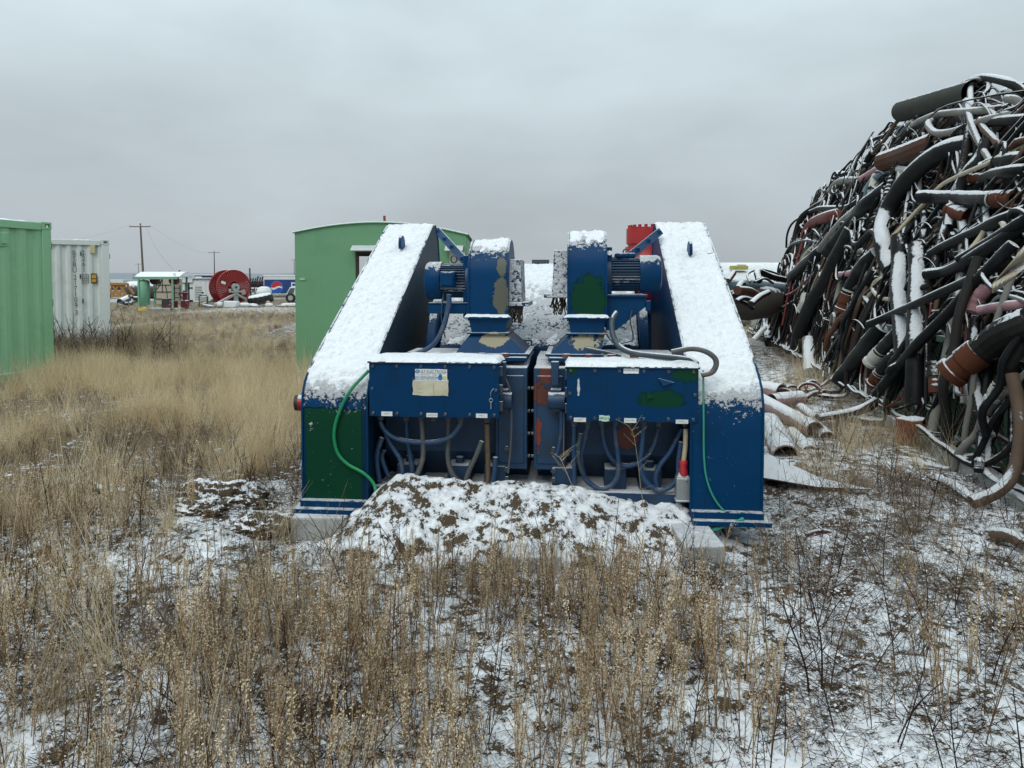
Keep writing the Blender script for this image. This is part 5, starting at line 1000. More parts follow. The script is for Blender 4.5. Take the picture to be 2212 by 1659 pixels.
HER = [
 ('A', [(1840, 775), (1600, 800), (1400, 900), (1200, 1080), (1080, 1250), (1010, 1400), (970, 1560), (1010, 1750), (1060, 1880)], 150, 's', 'thickest snow-topped black hose arching across the middle of the pile', 0, '', .12),
 ('A', [(1820, 262), (1770, 245), (1745, 300), (1750, 420), (1765, 520)], 50, 'g', 'short grey hose bent like a hook near the pile top', 0, '', .16),
 ('A', [(1760, 560), (1720, 480), (1695, 420), (1715, 395), (1725, 470), (1750, 590), (1830, 780), (1900, 900), (1955, 1000)], 50, 'g', 'grey hose dangling from the pile top with a nut on its end', 0, '-k', .18),
 ('A', [(2150, 290), (2000, 232), (1850, 205), (1700, 240), (1560, 330), (1500, 450), (1480, 600)], 45, 'g', 'long grey hose arched over the top of the pile', 0, '', .1),
 ('A', [(2230, 330), (2080, 240), (1900, 200), (1780, 215), (1660, 290)], 75, 'd', 'dark hose crowning the pile top beside the grey arch', 0, '', .04),
 ('A', [(1150, 490), (1480, 410), (1760, 330)], 195, 'o', 'wide olive duct with open mouth jutting from the pile top', 0, '', .05, True),
 ('A', [(1240, 620), (1320, 570), (1450, 520), (1600, 500), (1750, 490), (2000, 470)], 62, 'g', 'grey hose with a plain sleeve lying across the pile top', 0, '-k', .10),
 ('A', [(1500, 575), (1400, 580), (1380, 620), (1450, 680), (1600, 665), (1750, 610), (1900, 560), (2100, 510), (2185, 450), (2130, 390), (2060, 380)], 66, 'g', 'pale grey hose in a long S bend below the pile top', 0, '', .12),
 ('A', [(2230, 780), (1900, 940), (1650, 1050), (1500, 1130), (1390, 1240), (1220, 1420), (1060, 1590)], 35, 'c', 'thin cream hose slanting across the whole pile face', 0, '', .22),
 ('A', [(1890, 740), (1840, 880), (1730, 1020), (1640, 1180), (1590, 1350), (1560, 1500)], 105, 's', 'flattened snowy hose hanging beside the cream line', 0, '', .17),
 ('A', [(2240, 1000), (2000, 1030), (1880, 1075), (1845, 1140)], 110, 'k', 'short black hose end beside the rusty ring', 0, '', .06),
 ('A', [(1300, 1235), (1600, 1240), (1800, 1250), (2000, 1255)], 125, 'k', 'straight black pipe with a pale sleeve at mid pile', 0, '-u', .08),
 ('A', [(2240, 1350), (2000, 1440), (1800, 1540), (1560, 1650), (1400, 1740)], 100, 'k', 'black hose running down from the right edge at mid height', 0, '', .08),
 ('A', [(2240, 1420), (2050, 1540), (1850, 1665), (1640, 1790)], 92, 'k', 'second black hose below it with a thick snow line', 0, '', .14),
 ('A', [(2060, 1560), (2030, 1470), (1970, 1440), (1900, 1480), (1840, 1580), (1760, 1690)], 50, 'c', 'cream hose bent in a tight arch at mid pile', 0, '', .2),
 ('A', [(1050, 690), (900, 740), (800, 850), (785, 920), (830, 960)], 32, 'd', 'thin dark hose looping out of the upper silhouette', 0, '', .05),
 ('A', [(650, 1050), (600, 1035), (560, 1080), (540, 1170), (480, 1270), (380, 1330), (280, 1410), (230, 1540), (200, 1680)], 56, 'd', 'dark hose drooping down the left outline of the pile', 0, '', .1),
 ('A', [(780, 1095), (640, 1095), (560, 1140), (530, 1200)], 66, 'g', 'grey hose elbow with a blue-grey open sleeve', 0, 'k', .05),
 ('A', [(730, 1350), (500, 1410), (380, 1460), (320, 1540), (310, 1610)], 92, 'r', 'fat red hose bulging from the left of the pile', 0, '', .06),
 ('A', [(780, 1270), (660, 1330), (450, 1335), (350, 1370)], 50, 'd', 'dark snowy hose lying over the fat red one', 0, '', .08),
 ('A', [(1095, 980), (1060, 1100), (1030, 1200), (1000, 1310)], 72, 'd', 'ribbed dark hose stub hanging behind the thick arch', .07, '', .09),
 ('A', [(1040, 1160), (850, 1300), (760, 1420), (600, 1600), (500, 1720)], 130, 'k', 'fat black hose with a wrapped band left of the arch', 0, '', .05),
 ('A', [(770, 1340), (620, 1470), (480, 1640), (360, 1800)], 72, 'g', 'grey ribbed hose running beside the fat black one', .06, '', .10),
 ('A', [(1020, 1000), (920, 1070), (850, 1160), (790, 1300)], 62, 'b', 'pale blue hose slanting down the upper left face', 0, '', .08),
 ('A', [(930, 1050), (905, 1140), (890, 1240)], 84, 'w', 'short white sleeve standing beside the pale blue hose', 0, '', .11),
 ('A', [(960, 980), (880, 1030), (790, 1085)], 60, 'p', 'short pinkish brown hose above the grey elbow', 0, '', .05),
 ('A', [(330, 1360), (200, 1460), (150, 1560), (140, 1680)], 18, 'k', 'thin black cord looping off the left outline', 0, '', .02),
 ('A', [(450, 1650), (320, 1612), (230, 1620), (160, 1680)], 28, 'k', 'thin black arch over the left outline loops', 0, '', .05),
 ('A', [(2230, 310), (1900, 360), (1500, 460), (1300, 660), (1080, 970)], 15, 'k', 'thin black strap tied around the pile top', 0, '', .28),
 ('A', [(1425, 680), (1445, 740), (1460, 810)], 42, 't', 'short yellowish stick under the pile top', 0, '', .12),
 ('A', [(1000, 830), (980, 900), (960, 985)], 42, 't', 'yellowish split stick at the upper left silhouette', 0, '', .12),
 ('A', [(990, 930), (1200, 860), (1440, 770)], 190, 'n', 'wide brown flattened hose bundle under the duct', .02, '', .0),
 ('A', [(1380, 910), (1250, 920), (1120, 975), (1060, 1060)], 55, 'd', 'dark bent hose with snow below the brown bundle', 0, '', .12),
 ('A', [(1230, 1010), (1110, 990)], 60, 'w', 'short pale pipe stub with a black mouth', 0, 'k', .16),
 ('A', [(1330, 1640), (1340, 1500), (1340, 1370)], 60, 'd', 'dark upright hose stub behind the cream line', 0, '', .06),
 ('A', [(1640, 1380), (1700, 1400)], 120, 'u', 'rusty ring fitting deep in the pile centre', 0, 'u', .08),
 ('A', [(1820, 1070), (1880, 1065)], 80, 'u', 'small rusty threaded ring near the black hose end', 0, 'u', .12),
 ('A', [(2230, 560), (2050, 570), (1850, 600), (1700, 660)], 90, 'd', 'dark hose under the S bend at the right edge', 0, '', .0),
 ('A', [(1990, 790), (1930, 710), (1860, 640), (1820, 560)], 58, 'm', 'muddy hose with a black nozzle hanging in the top tangle', 0, 'k', .14),
 ('A', [(2230, 900), (2000, 930), (1850, 990)], 130, 'd', 'thick dark hose crossing behind the dangling grey one', 0, '', .0),
 ('B', [(960, 90), (860, 72), (760, 85), (690, 130), (645, 230), (650, 350)], 36, 'k', 'black hose loop sticking out at the left mid outline', 0, '', .06),
 ('B', [(970, 95), (860, 150), (760, 280), (650, 400), (580, 520), (540, 690)], 32, 'c', 'thin cream hose running down the left outline', 0, '', .12),
 ('B', [(980, 150), (850, 260), (720, 380), (650, 460)], 105, 'k', 'thick black hose beside the left cream line', 0, '', .04),
 ('B', [(1000, 265), (860, 400), (740, 510), (660, 545), (620, 505)], 30, 'r', 'thin dark red hose curling at the left', 0, '', .12),
 ('B', [(700, 495), (620, 450), (520, 480), (430, 580), (408, 670), (470, 725), (580, 690), (700, 625), (790, 575)], 42, 'd', 'round dark hose loop low at the left outline', 0, '', .15),
 ('B', [(1240, -20), (1120, 200), (1010, 420), (880, 640), (790, 850), (755, 1010)], 142, 'k', 'longest fat black hose falling straight down the left face', 0, '', .10),
 ('B', [(480, 620), (485, 750), (495, 860), (515, 960)], 76, 'd', 'ribbed snowy hose standing at the left foot', .08, '', .05),
 ('B', [(850, 930), (858, 1100), (862, 1280)], 112, 'g', 'grey weathered hose post at the left foot of the pile', 0, '', .05),
 ('B', [(850, 540), (830, 620), (800, 680)], 115, 'w', 'short white sleeve with snow behind the fat black hose', 0, '', .02),
 ('B', [(1130, 365), (1200, 355), (1300, 330)], 52, 'p', 'short pink hose piece in the left middle', 0, '', .12),
 ('B', [(1450, 180), (1350, 270), (1290, 350), (1230, 470), (1190, 570)], 125, 'k', 'black hose with brown collar end at left centre', 0, '-u', .12),
 ('B', [(1135, 880), (1060, 980), (1000, 1100), (975, 1260)], 16, 'g', 'thin grey wire strand hanging low at left', 0, '', .16),
 ('B', [(1140, 890), (1100, 1000), (1040, 1120), (1030, 1230)], 14, 'g', 'second grey wire strand beside the hanging one', 0, '', .18),
 ('B', [(1130, 960), (1120, 1060), (1060, 1130), (960, 1180)], 14, 'g', 'curled grey wire strand crossing the other two', 0, '', .2),
 ('B', [(1350, 950), (1180, 1140), (1030, 1290), (880, 1370), (790, 1380)], 32, 'n', 'brown hose slanting down to the rusty pipes', 0, '', .22),
 ('B', [(1500, 820), (1350, 1000), (1210, 1180), (1100, 1310)], 142, 'k', 'fat black hose with a flared snowy end at lower left', 0, '', .14),
 ('B', [(1300, 600), (1230, 780), (1190, 1050)], 92, 'k', 'upright black hose with cut lower end at centre left', 0, '', .12),
 ('B', [(1040, 850), (1120, 790), (1200, 720), (1300, 610)], 36, 'd', 'dark hose crossing the upright black one', 0, '', .2),
 ('B', [(1440, 1490), (1340, 1545), (1200, 1585), (1050, 1605), (930, 1612)], 55, 's', 'snowy black hose end trailing onto the grass', 0, '', .3),
 ('B', [(980, 1380), (870, 1410), (780, 1480)], 42, 'n', 'snowy brown hose tip beside the rusty pipes', 0, '', .28),
 ('B', [(1440, 60), (1300, 300), (1200, 500), (1110, 700), (1040, 800)], 32, 'm', 'thin muddy hose running down the centre left', 0, '', .16),
 ('B', [(1400, 650), (1340, 560), (1360, 440), (1490, 330)], 48, 'd', 'dark hose bow beside the cream ring', 0, '', .10),
 ('C', [(520, 40), (525, 300), (515, 600), (545, 900), (565, 1180), (590, 1350)], 162, 'k', 'broad black hose hanging upright with a snow-capped bend', 0, '', .16),
 ('C', [(690, 130), (700, 400), (692, 800), (682, 1200), (672, 1680)], 168, 'k', 'widest upright black hose reaching the ground at centre', 0, '', .20),
 ('C', [(780, 410), (1000, 375), (1200, 270), (1520, 70), (1760, -70)], 122, 'k', 'thick black hose curving up to the right edge', 0, '', .08),
 ('C', [(225, 895), (450, 800), (700, 690), (1100, 510), (1350, 390), (1620, 270)], 84, 'k', 'straight black tube with a snow line poking out to the left', 0, '', .30),
 ('C', [(290, 1590), (500, 1330), (700, 1090), (1000, 790), (1280, 480), (1500, 250), (1640, 110)], 100, 'k', 'longest straight black tube slanting to the ground', 0, '', .38),
 ('C', [(1742, 550), (1600, 595), (1470, 570), (1370, 480), (1330, 400), (1380, 310), (1500, 240), (1660, 160)], 42, 'k', 'black cable bow at the right edge above the pink hose', 0, '', .42),
 ('C', [(1300, 760), (1500, 725), (1800, 690)], 92, 'p', 'pink fabric hose with snow at the right edge', 0, '', .30),
 ('C', [(1380, 540), (1300, 640), (1240, 780)], 130, 'p', 'folded pink hose flap above the ribbed suction hose', 0, '', .26),
 ('C', [(1800, 870), (1550, 980), (1400, 1100), (1240, 1220)], 262, 'd', 'huge ribbed suction hose with an orange-brown end', .035, '-u', .28),
 ('C', [(440, 655), (350, 645), (280, 590), (260, 540), (290, 475), (360, 450), (430, 460)], 42, 'c', 'cream hose ring beside the broad hanging hose', 0, '', .12),
 ('C', [(1320, -70), (1150, 30), (980, 130), (800, 240)], 82, 'k', 'black hose slanting above the snow-lined tubes', 0, '', .1),
 ('C', [(1370, -10), (1280, 100), (1190, 180)], 52, 'g', 'grey tan hose end near the right mid face', 0, '', .14),
 ('C', [(1170, -20), (1140, 100), (1050, 240)], 40, 'd', 'dark thin hose behind the right tubes', 0, '', .12),
 ('C', [(520, 970), (410, 1080), (300, 1200)], 122, 'k', 'black hose ending in a brown collar and white ring', 0, '-w', .30),
 ('C', [(500, 1170), (380, 1300), (300, 1410)], 105, 'd', 'ribbed dark hose with a small brown nozzle', .06, '-u', .24),
 ('C', [(1205, 840), (1180, 1100), (1160, 1400), (1150, 1620)], 48, 'r', 'thin rust red hose hanging straight by the basket mesh', 0, '-w', .22),
 ('C', [(1070, 840), (1060, 920), (1085, 1040), (1095, 1110)], 42, 'g', 'pale grey hose loop behind the straight tube', 0, '', .18),
 ('C', [(1130, 850), (1120, 960), (1095, 1100)], 42, 'g', 'second pale grey loop beside the first one', 0, '', .2),
 ('C', [(1100, 1300), (1080, 1450), (1085, 1560), (1130, 1590)], 45, 'g', 'grey hose bend low by the basket mesh', 0, '', .18),
 ('C', [(1210, 1400), (1200, 1550), (1230, 1700), (1250, 1770)], 80, 'g', 'muddy grey flattened hose hanging low on the basket', 0, '', .16),
 ('C', [(1265, 840), (1250, 1100), (1240, 1400), (1260, 1700)], 92, 'k', 'black upright hose in front of the basket mesh', 0, '', .16),
 ('C', [(1720, 1080), (1620, 1260), (1530, 1430), (1470, 1540)], 112, 'd', 'ribbed black hose with a pale pipe fitting on its end', .06, '-w', .26),
 ('C', [(788, 700), (785, 1200), (780, 1680)], 32, 'd', 'thin dark hose hanging beside the widest upright one', 0, '', .24),
 ('C', [(860, 1390), (868, 1480), (872, 1570)], 112, 'u', 'rusty square fitting low in front of the basket', 0, 'k', .2),
 ('D', [(2110, 120), (2160, 350), (2185, 560), (2165, 800), (2100, 1000), (1960, 1130), (1770, 1205)], 98, 'm', 'long muddy green hose curving onto the snow at the right edge', 0, '', .30),
 ('D', [(1770, 40), (1810, 250), (1850, 420), (1890, 560)], 82, 'k', 'black hose with a bright steel fitting near the ground', 0, '-w', .22),
 ('D', [(985, 330), (880, 395), (750, 440), (600, 470), (470, 490)], 62, 's', 'black hose end lying flat across the dry grass', 0, '', .55),
]
for h in HER: hero(*h)
# pale sleeve and bands on named pipes are built by the couplings above; filler hoses between them
def filler(i, stuff=None):
    u = rnd.uniform(-1.6, 15.6); s0 = rnd.choice((rnd.uniform(.15, .8), rnd.uniform(.5, 1.5))); L = rnd.uniform(1.0, 3.4); k = rnd.choice((rnd.uniform(.5, 2.2), rnd.uniform(.5, 2.2), rnd.uniform(-1.4, .5))); n = 9; P_ = []
    ph = rnd.uniform(0, 6.3); am = rnd.uniform(.02, .16); r = rnd.choice((.009, .010, .012, .014, .016, .018, .020, .024, .028, .034, .045)); lay = rnd.uniform(-.14, .04) if stuff is None else rnd.uniform(-.16, .02)
    mode = rnd.random()
    for j in range(n):
        t = j/(n-1)
        if mode < .58: s = s0-t*L*.24*(1.4-.8*t if am > .09 else .6+.8*t); uu = u+k*t*L*.55+am*1.6*math.sin(ph+t*4)
        elif mode < .84: q_ = rnd_r[i % 97]; s = s0*.8+.20*q_*math.cos(ph+t*6.2); uu = u+.75*q_*math.sin(ph+t*6.2)+.35*t
        else: s = s0*.8+am*math.sin(ph+t*7); uu = u+t*L*.8
        s = max(-.12, min(2.2, s)); x, y = PB+PD*uu+PN*(s-.06-lay)
        z = float(pile_h(*(PB+PD*uu+PN*max(s, -.05))))+lay*.6+.02+rnd.uniform(-.03, .03); P_.append(Vector((x, y, max(r, z))))
    return P_, r
rnd_r = [rnd.uniform(.5, 1.5) for _ in range(97)]
mkw = ['k']*15+['d']*7+['g']*2+['m']+['n']+rnd.choice((['c', 'b'], ['c', 'r']))
fl = {'k': 'black', 'd': 'dark grey', 'g': 'grey', 'm': 'muddy', 'n': 'brown', 'c': 'cream', 'r': 'red', 'b': 'pale blue', 'w': 'pale'}
for i in range(225):
    P_, r = filler(i); mk = rnd.choice(mkw); rib = .06 if (r > .03 and rnd.random() < .25) else None
    L = sum((a-c).length for a, c in zip(P_[:-1], P_[1:]))
    b = MB(); b.tube([p-P_[0] for p in P_], r, 8, flat=1. if rib else rnd.choice((1., 1., .8, .45)), steps=int(min(150, max(20, L/(r*.6)))) if rib else int(max(18, L/.07)), ribs=rib); o = b.build('hose', HM[mk], smooth=70 if not rib else 25); o.location = P_[0]
    kind_ = 'thin' if r < .025 else 'thick'; pm = P_[len(P_)//2]; zn = 'high' if pm.z > 2.6 else ('midway' if pm.z > 1.1 else 'low'); fn = 'far left end' if pm.y > 13 else ('middle stretch' if pm.y > 8 else 'near right end')
    tag(o, '%s %s %shose %s in the pile tangle at its %s' % (kind_, fl[mk], 'ribbed ' if rib else '', zn, fn), 'hose', '%s %s %shoses in the tangle' % (kind_, fl[mk], 'ribbed ' if rib else ''))
for i in range(22):                        # ends that hang down over the baskets
    u = rnd.uniform(-1.4, 6.5); z1 = rnd.uniform(.9, 1.9); z0 = rnd.choice((.03, rnd.uniform(.1, .8))); r = rnd.choice((.010, .014, .018, .024, .03, .042)); k = rnd.uniform(-.3, .7); mk = rnd.choice('kkkkdddggmn'); P_ = []
    for j in range(7):
        t = j/6; s_ = .30*(1-t)**2-.02-r-.10*rnd.random()*t-.05; x, y = PB+PD*(u+k*t+.03*math.sin(3*t+i))+PN*s_; P_.append(Vector((x, y, z1+(z0-z1)*t)))
    if z0 < .05: x, y = PB+PD*(u+k+.1)+PN*(-.30-.3*rnd.random()); P_.append(Vector((x, y, r)))
    b = MB(); b.tube([p-P_[0] for p in P_], r, 9, steps=22); o = b.build('hose', HM[mk], smooth=70); o.location = P_[0]
    kind_ = 'thin' if r < .022 else 'thick'; fn = 'near the right edge' if u < 1 else ('behind the long straight tube' if u < 3.5 else 'towards the rusty pipes')
    tag(o, '%s %s hose end hanging over the baskets %s' % (kind_, fl[mk], fn), 'hose', '%s %s hose ends over the baskets' % (kind_, fl[mk]))
b = MB()
mats_ = [HM[x] for x in 'kdgmn']
for i in range(430):
    P_, r = filler(i, 1); b.tube(P_, r*.9, 6, mi=rnd.choice((0, 0, 0, 0, 1, 1, 1, 3, 4)), steps=18)
for i in range(120):                       # thin cords and loops that stand off the heap
    u = rnd.uniform(0, 15.5); s_ = rnd.uniform(.05, 1.2); a0 = rnd.uniform(0, 6.3); R_ = rnd.uniform(.12, .45); sp = rnd.uniform(2.5, 6.5); tl_ = rnd.uniform(-.6, .6); P_ = []
    for j in range(12):
        a = a0+sp*j/11; p = ps(u+R_*math.cos(a), max(-.05, s_+.12*math.sin(a)*tl_)); P_.append(p+Vector((-PN[0]*.10, -PN[1]*.10, .0))+Vector((0, 0, R_*(.75 if s_ < .8 else .28)*math.sin(a)+.02)))
    b.tube(P_, rnd.choice((.005, .008, .012, .018, .024)), 6, mi=rnd.choice((0, 0, 0, 1, 1, 2)), steps=30)
tag(b.build('hose_tangle', mats_, smooth=70), 'buried tangle of dark hoses filling the gaps of the pile', kind='stuff')
# green baskets that hold the pile
m_bask = mat('basket green', (.065, .135, .085), .6, var=.15, dirt=(.05, .07, .045), vsc=5, snow=.8)
def basket(u0, u1, lab):
    x, y = PB+PD*u0+PN*.16; o = thing('wire_basket', lab, 'basket', (x, y, 0), math.atan2(PD[1], PD[0]), 'green baskets under the hose pile'); L = u1-u0
    for xx in (0, L*.5, L): b = MB(); b.bar((xx, 0, 0), (xx, 0, 1.05), .06, .06); b.build('post', m_bask, o)
    for z in (.10, 1.02): b = MB(); b.bar((.03, 0, z), (L-.03, 0, z), .06, .06); b.build('rail', m_bask, o)
    for a, c in ((.05, L*.5-.04), (L-.05, L*.5+.04)): b = MB(); b.bar((a, -.012, .14), (c, -.012, 1.0), .05, .05); b.build('brace', m_bask, o)
    b = MB(); w_, h_ = .075, .034; nr = int(.86/h_); nc = int(L/w_)
    for r_ in range(nr):
        for c_ in range(nc):
            x0_, z0_ = c_*w_+(w_/2 if r_ % 2 else 0), .14+r_*h_
            for sx_ in (-1, 1):
                p, q = Vector((x0_, 0, z0_)), Vector((x0_+sx_*w_/2, 0, z0_+h_)); d = Vector((0, -.004, .010)); b.add([p, q, q+d, p+d], [(0, 1, 2, 3)])
    b.build('wire_mesh', m_bask, o, smooth=0)
basket(-2.2, .15, 'green wire basket at the right edge of the picture'); basket(.25, 2.6, 'green wire basket behind the widest upright hose'); basket(2.7, 5.0, 'green wire basket far back behind the fat hoses')
b = MB(); x, y = PB-PD*2.4-PN*.10; x2, y2 = PB+PD*2.6-PN*.06; b.bar((x, y, .06), (x2, y2, .06), .16, .12); tag(b.build('timber_sill', m_conc), 'weathered timber lying along the foot of the baskets', 'timber')
b = MB(); p = gnd(*ZD(1300, 735)); b.box((p.x, p.y+.05, .13), (.26, .2, .28), Matrix.Rotation(.3, 3, 'Z')); o = b.build('rusty_block', m_rust, bevel=.02); tag(o, 'rusty steel block under the widest upright hose', 'steel block')
p = gnd(*ZD(1650, 640)); b = MB(); b.lathe((p.x, p.y+.1, .17), (.2, -1, .15), [(.05, 0), (.15, 0), (.15, .025), (.05, .025), (.05, 0)], 24); tag(b.build('flange_disc', m_rust), 'rusty flange disc leaning at the basket foot', 'flange')
# canvas rag at the right edge
rg_ = [(1742, 100), (1660, 190), (1600, 240), (1560, 380), (1440, 500), (1500, 540), (1620, 430), (1742, 400)]
def cn(u, v):
    a = ZC(1760-u*330, 120+u*380+v*(230-140*u)); t = 4.55+.1*u; r = ray(*a); return tuple(Vector(r)*(t-.10*math.sin(v*7+u*4)*.5)+Vector((0, 0, EYE)))
b = MB(); b.grid(cn, 16, 12); o = b.build('canvas_rag', mat('dirty canvas', (.42, .37, .29), .9, dirt=(.22, .18, .12), snow=.8, bump=.5), smooth=60); tag(o, 'dirty white canvas rag draped at the right edge', 'rag')
m_ = o.modifiers.new('thick', 'SOLIDIFY'); m_.thickness = .006
# low hose scatter behind the pump on the right
for i, (pts, r, mk, lab) in enumerate(([[(100, 470), (300, 440), (500, 460), (650, 480)], .11, 'b', 'pale blue grey pipe lying behind the right guard'], [[(150, 420), (200, 350)], .06, 'n', 'brown stub standing behind the right guard'], [[(210, 550), (270, 440), (290, 540)], .07, 's', 'snowy bent hose peak behind the right guard'], [[(340, 430), (320, 360), (420, 320), (560, 350), (640, 400)], .025, 'k', 'thin black hose arch behind the right guard'], [[(420, 420), (410, 340), (520, 380), (640, 410)], .07, 'k', 'black flattened hose folded behind the right guard'],
    [[(230, 590), (300, 620), (360, 660)], .05, 's', 'short snowy hose low behind the right guard'], [[(230, 500), (330, 510), (420, 560)], .09, 'n', 'brown hose lying under snow behind the guard'], [[(380, 430), (470, 400), (540, 440)], .025, 'k', 'second thin black arch behind the right guard'], [[(220, 600), (280, 570), (370, 590)], .05, 's', 'pale snowy hose curled by the dry brush'], [[(350, 620), (420, 560), (500, 520)], .06, 's', 'snowy hose reaching towards the round loop'],
    [[(370, 940), (430, 870), (470, 830)], .05, 'w', 'white stick lying in the brush by the ribbed hose'])):
    Yd = 15.5-i*.25; P_ = [at(*ZB(*q), Yd+.3*j) for j, q in enumerate(pts)]; P_ = [Vector((p.x, p.y, max(r, p.z))) for p in P_]
    b = MB(); b.tube(P_, r, 10, steps=24)
    tag(b.build('loose_hose', HM[mk], smooth=70), lab, 'hose', 'loose hoses behind the guard')
lump('debris_mound', 'low snowy mound of scrap behind the right guard', 'scrap', (330, 760), 620, 330, mat('snowy scrap', (.06, .05, .04), .9, snow=.5, samp=.6, ssc=8), 16.2, .5, ZB, 400/1475, 5)
# white storage tanks beyond
for (vt, Y, L0, L1, lab) in ((567, 33., 3.0, 22, 'farther long white tank behind the pile on the right'), (584, 25.5, 5.5, 17, 'nearer long white tank behind the loose hoses')):
    zt = at(1600, vt, Y).z; r = zt/2; o = thing('storage_tank', lab, 'tank', ((L0+L1)/2, Y, 0), 0, 'long white tanks'); h_ = (L1-L0)/2
    b = MB(); b.lathe((-h_, 0, r), (1, 0, 0), [(.01, 0), (r*.6, .08), (r*.95, .35), (r, .6), (r, 2*h_-.6), (r*.95, 2*h_-.35), (r*.6, 2*h_-.08), (.01, 2*h_)], 30); b.build('shell', mat('tank white', (.62, .68, .66), .45, var=.04, snow=.6), o, smooth=60)
    for x in (-h_*.6, -h_*.1, h_*.4): MB().lathe((x, 0, r), (1, 0, 0), [(r*.99, 0), (r*1.01, 0), (r*1.01, .06), (r*.99, .06)], 30).build('weld_band', m_wbody, o)
    b = MB(); b.span((-h_*.5, -r*.7, 0), (-h_*.4, r*.7, r*.4)); b.span((h_*.4, -r*.7, 0), (h_*.5, r*.7, r*.4)); b.build('saddle', m_stand, o)
p = at(*ZB(235, 305), 25.3); b = MB(); b.box((p.x, 25.2, p.z), (.55, .4, .14)); b.box((p.x+.1, 25.2, p.z+.08), (.25, .3, .06)); tag(b.build('tool_case', mat('olive case', (.32, .30, .07), .6, snow=.9), bevel=.02), 'yellow olive case sitting on the nearer white tank', 'case')
# ------------------------------------------------------------------ pipes and plate beside the right guard
m_ppipe = mat('pinkish pipe', (.30, .20, .185), .75, var=.2, dirt=(.12, .06, .045), vsc=5, snow=.38, samp=.30)
def gpipe(q0, q1, wd, lab, m, half=False, sc=620/2212):
    a, c = gnd(*ZD(*q0)), gnd(*ZD(*q1)); r = wd*sc*S/2/FV*c.y; a.z = c.z = r*(.85 if not half else .15); d = (c-a).normalized(); L = (c-a).length
    b = MB()
    if half:
        up_ = Vector((0, 0, 1)); sd = d.cross(up_).normalized(); n = 14; vs = []
        for e, rr in ((a, r), (c, r), (c, r*.9), (a, r*.9)):
            vs += [e+sd*rr*math.cos(t)+up_*rr*math.sin(t) for t in np.linspace(-.25, math.pi+.25, n+1)]
        k = n+1; fs = []
        for (i0, i1) in ((0, 1), (2, 3), (1, 2), (3, 0)): fs += [(i0*k+j, i0*k+j+1, i1*k+j+1, i1*k+j) for j in range(n)]
        fs += [(0, k, 2*k, 3*k), (n, k+n, 2*k+n, 3*k+n)]; b.add(vs, fs)
    else: b.lathe(a, d, [(r*.9, .02), (r*.9, 0), (r, 0), (r, L), (r*.9, L), (r*.9, L-.5)], 24)
    return tag(b.build('old_pipe', m, smooth=50), lab, 'pipe', 'old pipes beside the guard')
gpipe((-60, 360), (450, 660), 150, 'long pinkish pipe with snow beside the right guard', m_ppipe)
gpipe((420, 560), (560, 690), 150, 'short half pipe shell at the end of the pinkish pipe', m_ppipe, True)
gpipe((60, 560), (210, 860), 250, 'wide half pipe arch lying open towards the camera', m_ppipe, True)
gpipe((250, 640), (410, 810), 150, 'half pipe shell right of the wide arch', m_ppipe, True)
gpipe((0, 320), (170, 350), 160, 'snowy pipe behind the long pinkish one', m_ppipe)
gpipe((130, 400), (330, 380), 130, 'second snowy pipe crossing behind the pinkish one', m_ppipe)
gpipe((330, 410), (470, 520), 90, 'pale flat pipe scrap in the grass', m_ppipe, True)
for i, (q, w_, ti) in enumerate((((270, 250), 170, .3), ((180, 290), 170, -.3), ((300, 330), 160, .1), ((440, 250), 180, .5), ((400, 290), 190, -.1))):
    p = gnd(*ZD(q[0], q[1]+60)); r = w_*.28*S/2/FV*p.y; b = MB(); b.tube([(r*math.cos(t), .35*r*math.sin(t), .25*r+r*.75*max(0, math.sin(t))) for t in np.linspace(-.5, math.pi+.5, 18)], .022, 8); o = b.build('rusty_hoop', mat('hoop rust', (.09, .03, .018), .85, snow=.55), smooth=60); o.location = (p.x, p.y, .02*i); o.rotation_euler = (0, 0, ti)
    tag(o, ['rusty hoop highest in the heap of rings', 'rusty hoop leaning over the snowy pipe', 'rusty hoop nearest the pinkish pipe', 'wide rusty hoop at the right of the rings', 'flat rusty hoop between the other rings'][i], 'hoop', 'rusty hoops by the pipes')
P4 = [gnd(*ZD(-80, 990), .10), gnd(*ZD(480, 1085), .10), gnd(*ZD(930, 1105), .07), gnd(*ZD(500, 1010), .10), gnd(*ZD(-20, 770), .10)]
b = MB(); b.prism(P4, (0, 0, .012)); pt = b.build('steel_plate', mat('rusty plate', (.07, .03, .02), .8, snow=.3), bevel=.002); tag(pt, 'snow covered steel plate lying beside the right guard foot', 'steel plate')
for (q0, q1, wd, h_, lab, m) in (((1440, 1000), (1780, 1190), .10, .03, 'snowy board by the muddy hose end', 's'), ((1960, 1470), (2230, 1560), .085, .06, 'snow-capped log at the right edge of the picture', 'm'), ((370, 1475), (620, 1465), .03, .02, 'thin dark stick on the snow before the guard', 'n'), ((1545, 1048), (1700, 1060), .035, .03, 'short dark stick beside the snowy board', 'k')):
    p, q = gnd(*ZD(*q0), h_), gnd(*ZD(*q1), h_); b = MB(); b.tube([p, (p+q)/2+Vector((0, 0, .02)), q], max(.012, wd/2), 8, steps=10); tag(b.build('fallen_stick', HM[m], smooth=60), lab, 'stick')
